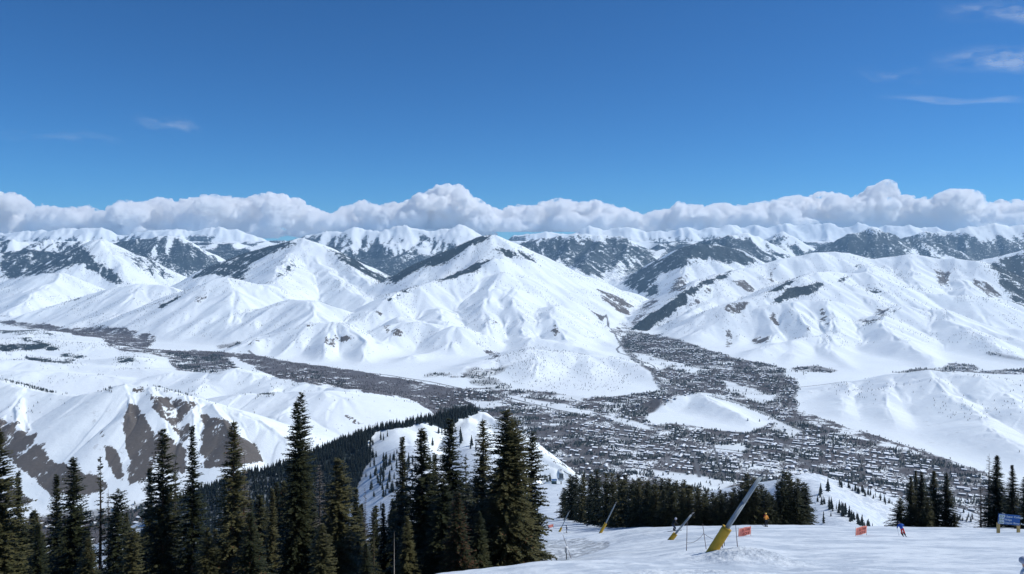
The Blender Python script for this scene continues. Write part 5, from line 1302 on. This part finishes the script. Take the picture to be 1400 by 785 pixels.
# ------------------------------------------------------------------ people: one skinned body each
def skin_body(name, joints, bones, root, zones, parent):
    me = bpy.data.meshes.new(name); names = list(joints); ix = {n_: i for i, n_ in enumerate(names)}
    me.from_pydata([joints[n_][0] for n_ in names], [(ix[a], ix[b]) for a, b in bones], [])
    o = bpy.data.objects.new(name, me); COL.objects.link(o); o.modifiers.new('skin', 'SKIN'); sd = o.modifiers.new('sub', 'SUBSURF'); sd.levels = sd.render_levels = 2
    for i, n_ in enumerate(names):
        r = joints[n_][1]; me.skin_vertices[0].data[i].radius = (r, r) if not isinstance(r, tuple) else r; me.skin_vertices[0].data[i].use_root = (n_ == root)
    dg = bpy.context.evaluated_depsgraph_get(); dg.update(); m2 = bpy.data.meshes.new_from_object(o.evaluated_get(dg)); m2.name = name
    bpy.data.objects.remove(o); bpy.data.meshes.remove(me)
    m2.materials.clear(); keys = list(dict.fromkeys(zones.values()))
    for kx in keys: m2.materials.append(MT[kx])
    cs = {n_: Vector(joints[n_][0]) for n_ in names}
    for f_ in m2.polygons:
        c = f_.center; best = min(zones, key=lambda n_: (cs[n_]-c).length-(joints[n_][1][0] if isinstance(joints[n_][1], tuple) else joints[n_][1])*.6)
        f_.material_index = keys.index(zones[best]); f_.use_smooth = True
    return link(bpy.data.objects.new(name, m2), parent)
def person(px, Y, rz, J, jacket, trousers, helmet, label, pack=None, ski_label=None, poles=None, z_off=0.0, scale=1.0, skis=True, tilt=0.0):
    x, y, z = at(px, Y); e = empty('person', (x, y, z+z_off), rz); e.rotation_euler = (0, tilt, rz); e.scale = (scale,)*3; tag(e, label, 'person')
    D = dict(pelvis=((0, 0, .88), (.165, .13)), waist=((0, 0, 1.05), (.15, .115)), chest=((0, .02, 1.30), (.19, .135)), neck=((0, .03, 1.50), .065), head=((0, .05, 1.64), .105), crown=((0, .05, 1.72), .09),
             hipl=((-.10, 0, .84), .11), kneel=((-.13, -.06, .47), .075), ankl=((-.13, .03, .10), .075), toel=((-.13, -.17, .05), .055), hipr=((.10, 0, .84), .11), kneer=((.13, -.06, .47), .075), ankr=((.13, .03, .10), .075), toer=((.13, -.17, .05), .055),
             shl=((-.20, .02, 1.40), .08), ell=((-.30, -.06, 1.14), .06), hal=((-.27, -.26, 1.0), .05), shr=((.20, .02, 1.40), .08), elr=((.30, -.06, 1.14), .06), har=((.27, -.26, 1.0), .05))
    D.update(J)
    B_ = [('pelvis','waist'),('waist','chest'),('chest','neck'),('neck','head'),('head','crown'),('pelvis','hipl'),('hipl','kneel'),('kneel','ankl'),('ankl','toel'),('pelvis','hipr'),('hipr','kneer'),('kneer','ankr'),('ankr','toer'),('chest','shl'),('shl','ell'),('ell','hal'),('chest','shr'),('shr','elr'),('elr','har')]
    Zn = dict(pelvis=trousers, waist=jacket, chest=jacket, neck=jacket, head='skin', crown='skin', hipl=trousers, hipr=trousers, kneel=trousers, kneer=trousers, ankl='c_black', ankr='c_black', toel='c_black', toer='c_black', shl=jacket, shr=jacket, ell=jacket, elr=jacket, hal='c_black', har='c_black')
    skin_body('body', D, B_, 'pelvis', Zn, e)
    hc = Vector(D['head'][0])+Vector((0, .012, .035))
    bm = bmesh.new(); bmesh.ops.create_uvsphere(bm, u_segments=18, v_segments=12, radius=.142)
    for v in bm.verts:
        if v.co.z < -.045: v.co.z = -.045+(v.co.z+.045)*.25
        v.co = Vector((v.co.x*.93, v.co.y*1.08, v.co.z))+hc+Vector((0, .01, .02))
    hel = ob('helmet', bm, MT[helmet], e, True)
    bm = bmesh.new(); box(bm, hc+Vector((0, -.115, -.015)), (.17, .07, .075)); ob('goggles', bm, MT['c_black'], hel, bevel=.02)
    bm = bmesh.new(); bmesh.ops.create_cone(bm, segments=8, radius1=.02, radius2=.008, depth=.045)
    for v in bm.verts: v.co = Vector((v.co.x, v.co.z*-1.0, v.co.y))+hc+Vector((0, -.125, -.07))
    ob('nose', bm, MT['skin'], e, True)
    for s, hn in ((-1, 'hal'), (1, 'har')):      # mitten with thumb and fingers closed
        hp = Vector(D[hn][0]); bm = bmesh.new()
        for q in range(4): cyl_between(bm, hp+Vector((-.03+.02*q, -.03, .01)), hp+Vector((-.03+.02*q, -.075, -.025-.004*q)), .013, .010, 6)
        cyl_between(bm, hp+Vector((-.035*s, -.01, 0)), hp+Vector((-.05*s, -.06, .02)), .013, .010, 6); ob('glove', bm, MT['c_black'], e, True)
    if pack:
        bm = bmesh.new(); c = Vector(D['chest'][0]); box(bm, c+Vector((0, .20, -.03)), (.32, .18, .42)); ob('backpack', bm, MT[pack], e, bevel=.05)
    Rm = Matrix.LocRotScale(e.location, e.rotation_euler, e.scale)
    if skis:
        for s, an, sd in ((-1, 'toel', 'left'), (1, 'toer', 'right')):
            t_ = Vector(D[an][0]); bm = bmesh.new(); pts = []
            for i in range(12):
                u = i/11; yy = .75-1.65*u; w_ = .045+.018*abs(u-.5)*2; zz = -.02+(.10*max(0, u-.88)/.12)
                pts.append([bm.verts.new((t_.x+s_*w_*(1 if i < 11 else .4), t_.y+.15+yy, t_.z-.035+zz+h_)) for s_, h_ in ((-1, 0), (1, 0), (1, .018), (-1, .018))])
            for a, b in zip(pts[:-1], pts[1:]):
                for q in range(4): bm.faces.new((a[q], a[(q+1) % 4], b[(q+1) % 4], b[q]))
            bm.faces.new(pts[0]); bm.faces.new(pts[-1][::-1])
            o = ob('ski', bm, MT['ski']); o.matrix_world = Rm; tag(o, (ski_label or 'ski under %s')+' on its '+sd+' foot', 'ski')
    for hn, lab, d in (poles or []):
        hp = Vector(D[hn][0]); bm = bmesh.new(); q_ = hp+Vector(d); cyl_between(bm, hp+Vector((0, 0, .10)), q_, .016, .012, 8); cyl_between(bm, q_+Vector((0, 0, .05)), q_+Vector((0, 0, .065)), .05, .05, 10)
        o = ob('ski_pole', bm, MT['c_grey']); o.matrix_world = Rm; tag(o, lab, 'ski pole')
    return e
person(1236.5, 76.5, math.pi*.93, dict(pelvis=((-.02, .10, .80), (.17, .15)), waist=((.0, .02, .98), (.16, .13)), chest=((.05, -.14, 1.20), (.21, .155)), neck=((.08, -.22, 1.38), .07), head=((.10, -.28, 1.50), .11), crown=((.1, -.3, 1.58), .09), kneel=((-.13, -.16, .46), .09), kneer=((.12, -.16, .46), .09), shl=((-.16, -.14, 1.32), .09), shr=((.26, -.18, 1.28), .09), ell=((-.32, -.25, 1.12), .07), hal=((-.34, -.42, .98), .055), elr=((.42, -.26, 1.05), .07), har=((.44, -.40, .85), .055)),
       'c_blue', 'c_red', 'c_navy', 'skier in a blue jacket and red trousers leaning into a turn', None, 'ski of the skier in blue and red,', [('har', 'ski pole held upright by the skier in blue and red', (.04, -.06, -.85))], scale=.87, tilt=.30, z_off=.08)
person(1047.5, 100, math.pi*.1, dict(ell=((-.36, -.02, 1.22), .07), hal=((-.40, -.12, 1.42), .055)), 'c_orange', 'c_black', 'c_yellow', 'person in an orange jacket and dark trousers standing at the slope edge', 'c_red', 'ski of the person in the orange jacket,', scale=1.0)
person(921.5, 98, math.pi*.6, dict(pelvis=((0, .16, .66), (.17, .14)), waist=((0, .10, .84), .14), chest=((0, -.08, 1.06), (.19, .14)), neck=((0, -.17, 1.22), .065), head=((0, -.24, 1.34), .105), crown=((0, -.26, 1.41), .09), hipl=((-.1, .12, .66), .11), hipr=((.1, .12, .66), .11), kneel=((-.13, -.14, .45), .08), kneer=((.13, -.14, .45), .08), shl=((-.2, -.1, 1.14), .08), shr=((.2, -.1, 1.14), .08), ell=((-.32, -.2, .95), .06), hal=((-.3, -.4, .86), .05), elr=((.32, -.2, .95), .06), har=((.3, -.4, .86), .05)),
       'c_black', 'c_navy', 'c_grey', 'skier in dark clothes crouching behind the second snow lance', None, 'ski of the crouching dark skier,', scale=1.15)
person(774.5, 185, math.pi*.5, {}, 'c_navy', 'c_black', 'c_black', 'small figure in dark clothes beside the farthest snow lance', None, 'ski of the small dark figure by the farthest lance,', scale=1.05)
person(762.5, 700, 0, {}, 'c_black', 'c_black', 'c_black', 'very distant dark figure far down the ski slope', skis=False)
person(1404, 22.6, math.pi*.15, {}, 'white_plastic', 'c_black', 'c_grey', 'person in a pale grey helmet cut off by the right edge of the photo', skis=False, z_off=-(float(at(1404, 22.6)[2])+1.80-(ZC-(764-HZ)/F*22.6)))
print('objects', time.time()-T0)
# ------------------------------------------------------------------ clouds
def pn3(x, y, z, seed):      # cheap 3D noise from turned 2D slices
    return .58*(pn(x+z*.7, y-z*.6, seed)+pn(y+x*.5, z-x*.55, seed+3)+pn(z+y*.5, x+y*.45, seed+7))
def cloud_mat():
    m = bpy.data.materials.new('cumulus'); m.use_nodes = True; nt = m.node_tree; g = G(m); nt.nodes.remove(nt.nodes['Principled BSDF'])
    pos = g.n('ShaderNodeNewGeometry').outputs['Position']
    n = g.noise(.0017, pos, 6, .68)
    den = g.math('MULTIPLY', g.ramp(n, .45, .56), CDEN)
    v = g.n('ShaderNodeVolumePrincipled', {'Color': (.998, .998, 1, 1), 'Density': den, 'Anisotropy': .1}).outputs[0]
    nt.links.new(v, nt.nodes['Material Output'].inputs['Volume'])
    return m
CM = cloud_mat()
bm = bmesh.new(); bmesh.ops.create_icosphere(bm, subdivisions=3, radius=1); ICO_V = np.array([v.co[:] for v in bm.verts]); ICO_F = np.array([[v.index for v in f.verts] for f in bm.faces]); bm.free()
YC = 47000.0; mpp = YC/F
prof = [(-60,262),(0,256),(12,254),(28,262),(45,270),(80,275),(110,272),(140,277),(160,271),(185,267),(215,262),(240,267),(262,261),(285,260),(310,263),(340,259),(365,257),(392,258),(410,264),(425,276),(450,283),(475,272),(500,268),(520,270),(545,267),(570,264),(590,250),(608,246),(626,246),(642,258),(655,270),(680,272),(700,272),(735,269),(780,265),(820,266),(835,272),(860,281),(890,280),(915,276),(938,267),(948,268),(960,275),(990,269),(1020,272),(1045,265),(1065,266),(1085,259),(1105,263),(1120,254),(1135,256),(1150,257),(1165,262),(1182,257),(1200,246),(1215,241),(1230,249),(1245,261),(1270,263),(1290,260),(1302,252),(1315,251),(1328,263),(1350,268),(1380,266),(1400,263),(1460,258)]
ppx = [a for a, b in prof]; ppy = [b+7+(b-250)*.12 for a, b in prof]
def heap(px0, px1, label, seed, base=325):
    rng = np.random.default_rng(seed); VV, FF, off = [], [], 0
    puffs = []; span = px1-px0
    for k in range(int(span*.30)):       # crown puffs that touch the outline
        px = px0+rng.random()*span; r = rng.uniform(6, 17); top = np.interp(px, ppx, ppy); cy = top+r*.9+rng.exponential(3)
        if cy < base-3: puffs.append((px, cy, r, r*rng.uniform(.75, .95), rng.uniform(-3000, 2500)))
    for k in range(int(span*.16)):       # body
        px = px0+rng.random()*span; top = np.interp(px, ppx, ppy); cy = rng.uniform(top+12, base-6); r = rng.uniform(12, 24)
        puffs.append((px, cy, r*1.3, min(r*.62, (base+3-cy)*.9+2, (cy-top)*.95), rng.uniform(-3500, 1500)))
    for k in range(int(span*.09)):       # flat base
        px = px0+rng.random()*span; puffs.append((px, base-4+rng.uniform(-1, 2), rng.uniform(20, 38), rng.uniform(4, 6.5), rng.uniform(-2500, 2500)))
    for px, cy, rx, ry, dy in puffs:
        Yp = YC+dy; k = Yp/F; c = np.array([(px-700)*k, Yp, ZC-(cy-HZ)*k]); s = rng.uniform(0, 50)
        v = ICO_V; rr = np.full(len(v), 1.0)
        w = v*rr[:, None]*np.array([rx*k, rx*k*.9, ry*k])+c
        zb_ = ZC-(base-HZ)*k-60; w[:, 2] = np.where(w[:, 2] < zb_, zb_+(w[:, 2]-zb_)*.25, w[:, 2])
        VV.append(w); FF.append(ICO_F+off); off += len(v)
    o = bpy.data.objects.new('tmp', np_mesh('tmp', np.concatenate(VV)/1000, np.concatenate(FF))); COL.objects.link(o)
    rm = o.modifiers.new('r', 'REMESH'); rm.mode = 'VOXEL'; rm.voxel_size = .075
    sm = o.modifiers.new('s', 'SMOOTH'); sm.iterations = 3
    dg = bpy.context.evaluated_depsgraph_get(); dg.update(); me = bpy.data.meshes.new_from_object(o.evaluated_get(dg)); bpy.data.objects.remove(o)
    nv = len(me.vertices); co_ = np.empty(nv*3, np.float32); me.vertices.foreach_get('co', co_); co_ = co_.reshape(-1, 3).astype(float)
    nr = np.empty(nv*3, np.float32); me.vertex_normals.foreach_get('vector', nr); nr = nr.reshape(-1, 3)
    up = np.clip(.65+.5*nr[:, 2], .12, 1)
    dsp = .50*np.abs(pn3(co_[:, 0]/1.5, co_[:, 1]/1.5, co_[:, 2]/1.5, 11))+.30*np.abs(pn3(co_[:, 0]/.62, co_[:, 1]/.62, co_[:, 2]/.62, 12))+.30*np.abs(pn3(co_[:, 0]/.27, co_[:, 1]/.27, co_[:, 2]/.27, 13))
    co_ = (co_+nr*(dsp*up*.7-.05)[:, None])*1000
    me.vertices.foreach_set('co', co_.astype(np.float32).ravel()); me.materials.clear(); me.materials.append(CM); me.polygons.foreach_set('use_smooth', np.ones(len(me.polygons), bool)); me.update(); me.name = 'cloud'
    o = link(bpy.data.objects.new('cumulus_cloud', me)); tag(o, label, 'cloud', None); return o
heap(-70, 60, 'white cumulus cloud with a bright top at the left edge of the photo', 1)
heap(50, 175, 'low grey cumulus between the left edge cloud and the long bright bank', 2)
heap(165, 430, 'long broad cumulus bank with rounded bright tops over the left peaks', 3)
heap(420, 575, 'lower cumulus cloud left of the tallest central heap', 4)
heap(560, 662, 'tall white cumulus heap with two domes near the middle of the photo', 5)
heap(650, 850, 'flat grey topped cumulus right of the tallest central heap', 6, 316)
heap(840, 960, 'small cumulus with a bright knob over the side valley', 7)
heap(950, 1100, 'row of grey rounded cumulus over the right hand ranges', 8)
heap(1090, 1190, 'dense cumulus left of the highest dome on the right', 9)
heap(1180, 1255, 'highest domed cumulus on the right, bright at its top', 10)
heap(1245, 1460, 'cumulus bank with a bright peak fading off the right edge of the photo', 12)
# thin high cirrus
def cirrus_mat(name, scale, thr, op):
    m = bpy.data.materials.new(name); m.use_nodes = True; nt = m.node_tree; g = G(m); nt.nodes.remove(nt.nodes['Principled BSDF'])
    tc = g.n('ShaderNodeTexCoord').outputs['UV']
    mp = g.n('ShaderNodeMapping', {'Vector': tc, 'Scale': scale}).outputs[0]
    n = g.noise(1.0, mp, 6, .62); s = g.n('ShaderNodeSeparateXYZ', {'Vector': tc})
    u, v = s.outputs['X'], s.outputs['Y']
    ed = g.math('MULTIPLY', g.math('MULTIPLY', g.ramp(u, 0, .35), g.ramp(u, 1, .75)), g.math('MULTIPLY', g.ramp(v, 0, .45), g.ramp(v, 1, .55)))
    f = g.math('MULTIPLY', g.math('MULTIPLY', g.ramp(n, thr, thr+.3), ed), op, clamp=True)
    d = g.n('ShaderNodeMixShader', {'Fac': .5, 1: g.n('ShaderNodeBsdfDiffuse', {'Color': (.9, .92, .95, 1)}).outputs[0], 2: g.n('ShaderNodeBsdfTranslucent', {'Color': (.9, .92, .95, 1)}).outputs[0]}).outputs[0]
    nt.links.new(g.n('ShaderNodeMixShader', {'Fac': f, 1: g.n('ShaderNodeBsdfTransparent').outputs[0], 2: d}).outputs[0], nt.nodes['Material Output'].inputs['Surface'])
    return m
def cirrus(c0, c1, h, label, scale, thr, op, seed):
    """a high thin sheet seen from below between two sight directions at 9.5 km altitude"""
    Z = 9500.0+seed*130; n = 40; vs, uv = [], []
    for i in range(n+1):
        for j_ in range(9):
            u, v = i/n, j_/8; px = c0[0]+(c1[0]-c0[0])*u; row = c0[1]+(c1[1]-c0[1])*u+(v-.5)*h+2.5*math.sin(u*9+seed)
            Y = (Z-ZC)*F/(HZ-row); vs.append(((px-700)/F*Y, Y, Z+80*math.sin(u*12+seed)*math.sin(v*6))); uv.append((u, v))
    fs = [(i*9+k, (i+1)*9+k, (i+1)*9+k+1, i*9+k+1) for i in range(n) for k in range(8)]
    me = np_mesh('cirrus', vs, fs, [cirrus_mat('cirrus', scale, thr, op)], True); ul = me.uv_layers.new(name='UVMap')
    li = np.empty(len(me.loops), dtype=np.int32); me.loops.foreach_get('vertex_index', li); ul.data.foreach_set('uv', np.array(uv)[li].astype(np.float32).ravel())
    tag(link(bpy.data.objects.new('cirrus_cloud', me)), label, 'cloud')
cirrus((1270, 12), (1520, 24), 40, 'faint cirrus streak in the upper right corner of the sky', (4.5, 2.2, 1), .36, .30, 1)
cirrus((1255, 85), (1540, 78), 46, 'brightest wispy cirrus at the right edge of the sky', (5.0, 2.4, 1), .34, .36, 2)
cirrus((1190, 134), (1410, 139), 12, 'thin straight cirrus line below the other wisps on the right', (1.6, .8, 1), .28, .24, 3)
cirrus((1160, 96), (1280, 110), 30, 'pale patch of cirrus left of the brightest wisp', (2.2, 1.5, 1), .42, .16, 4)
cirrus((175, 160), (280, 178), 22, 'small isolated wisp of cirrus high over the left peaks', (1.6, 1.2, 1), .36, .22, 5)
cirrus((-30, 176), (190, 196), 24, 'very faint cirrus streak at the left edge of the sky', (2.0, 1.2, 1), .42, .14, 6)

# ------------------------------------------------------------------ air
bm = bmesh.new(); box(bm, (0, 19000, 930), (110000, 44000, 2080)); hz = bmesh.new(); bm.free()
HZ0, HZ1 = float(min(Hf.min(), Hn.min()))-1.0, 1990.0
bm = hz; box(bm, (0, 17500, (HZ0+HZ1)/2), (86000, 41000, HZ1-HZ0))
hm = bpy.data.materials.new('haze'); hm.use_nodes = True; nt = hm.node_tree; nt.nodes.remove(nt.nodes['Principled BSDF'])
pv = nt.nodes.new('ShaderNodeVolumePrincipled'); pv.inputs['Color'].default_value = (.42, .70, 1, 1); pv.inputs['Density'].default_value = HAZE; pv.inputs['Anisotropy'].default_value = .2
nt.links.new(pv.outputs[0], nt.nodes['Material Output'].inputs['Volume'])
tag(ob('haze', bm, hm), kind='stuff')

# ------------------------------------------------------------------ camera and light
cam = bpy.data.cameras.new('camera'); co = bpy.data.objects.new('camera', cam); COL.objects.link(co)
cam.sensor_width = 36; cam.lens = 36*F/1400; cam.shift_y = -57.5/1400; cam.clip_end = 200000; cam.clip_start = .1
co.location = (0, 0, ZC); co.rotation_euler = (math.radians(90), 0, 0); SCN.camera = co
w = bpy.data.worlds.new('World'); SCN.world = w; w.use_nodes = True; nt = w.node_tree
sky = nt.nodes.new('ShaderNodeTexSky'); sky.sky_type = 'NISHITA'; sky.sun_disc = False
EL, AZ = math.radians(47), math.radians(83)
sky.sun_elevation = EL; sky.sun_rotation = AZ; sky.altitude = 2750; sky.air_density = AIR; sky.dust_density = DUST; sky.ozone_density = OZONE
tn = nt.nodes.new('ShaderNodeMix'); tn.data_type = 'RGBA'; tn.blend_type = 'MULTIPLY'; tn.inputs['Factor'].default_value = 1; tn.inputs['B'].default_value = (*TINT, 1)
nt.links.new(sky.outputs[0], tn.inputs['A']); nt.links.new(tn.outputs['Result'], nt.nodes['Background'].inputs[0]); nt.nodes['Background'].inputs[1].default_value = SKYS
s = bpy.data.lights.new('sun', 'SUN'); s.energy = SUNS; s.angle = math.radians(.53); s.color = (1, 1, .955); so = bpy.data.objects.new('sun', s); COL.objects.link(so)
d = Vector((math.sin(AZ)*math.cos(EL), math.cos(AZ)*math.cos(EL), math.sin(EL)))
so.rotation_euler = d.to_track_quat('Z', 'Y').to_euler()
vs_ = SCN.view_settings; vs_.view_transform = 'Standard'; vs_.look = 'None'; vs_.gamma = 1; vs_.use_curve_mapping = False; vs_.exposure = EXPO
SCN.cycles.volume_bounces = 20; SCN.cycles.volume_step_rate = .6; SCN.cycles.max_bounces = 24
print('all', time.time()-T0)
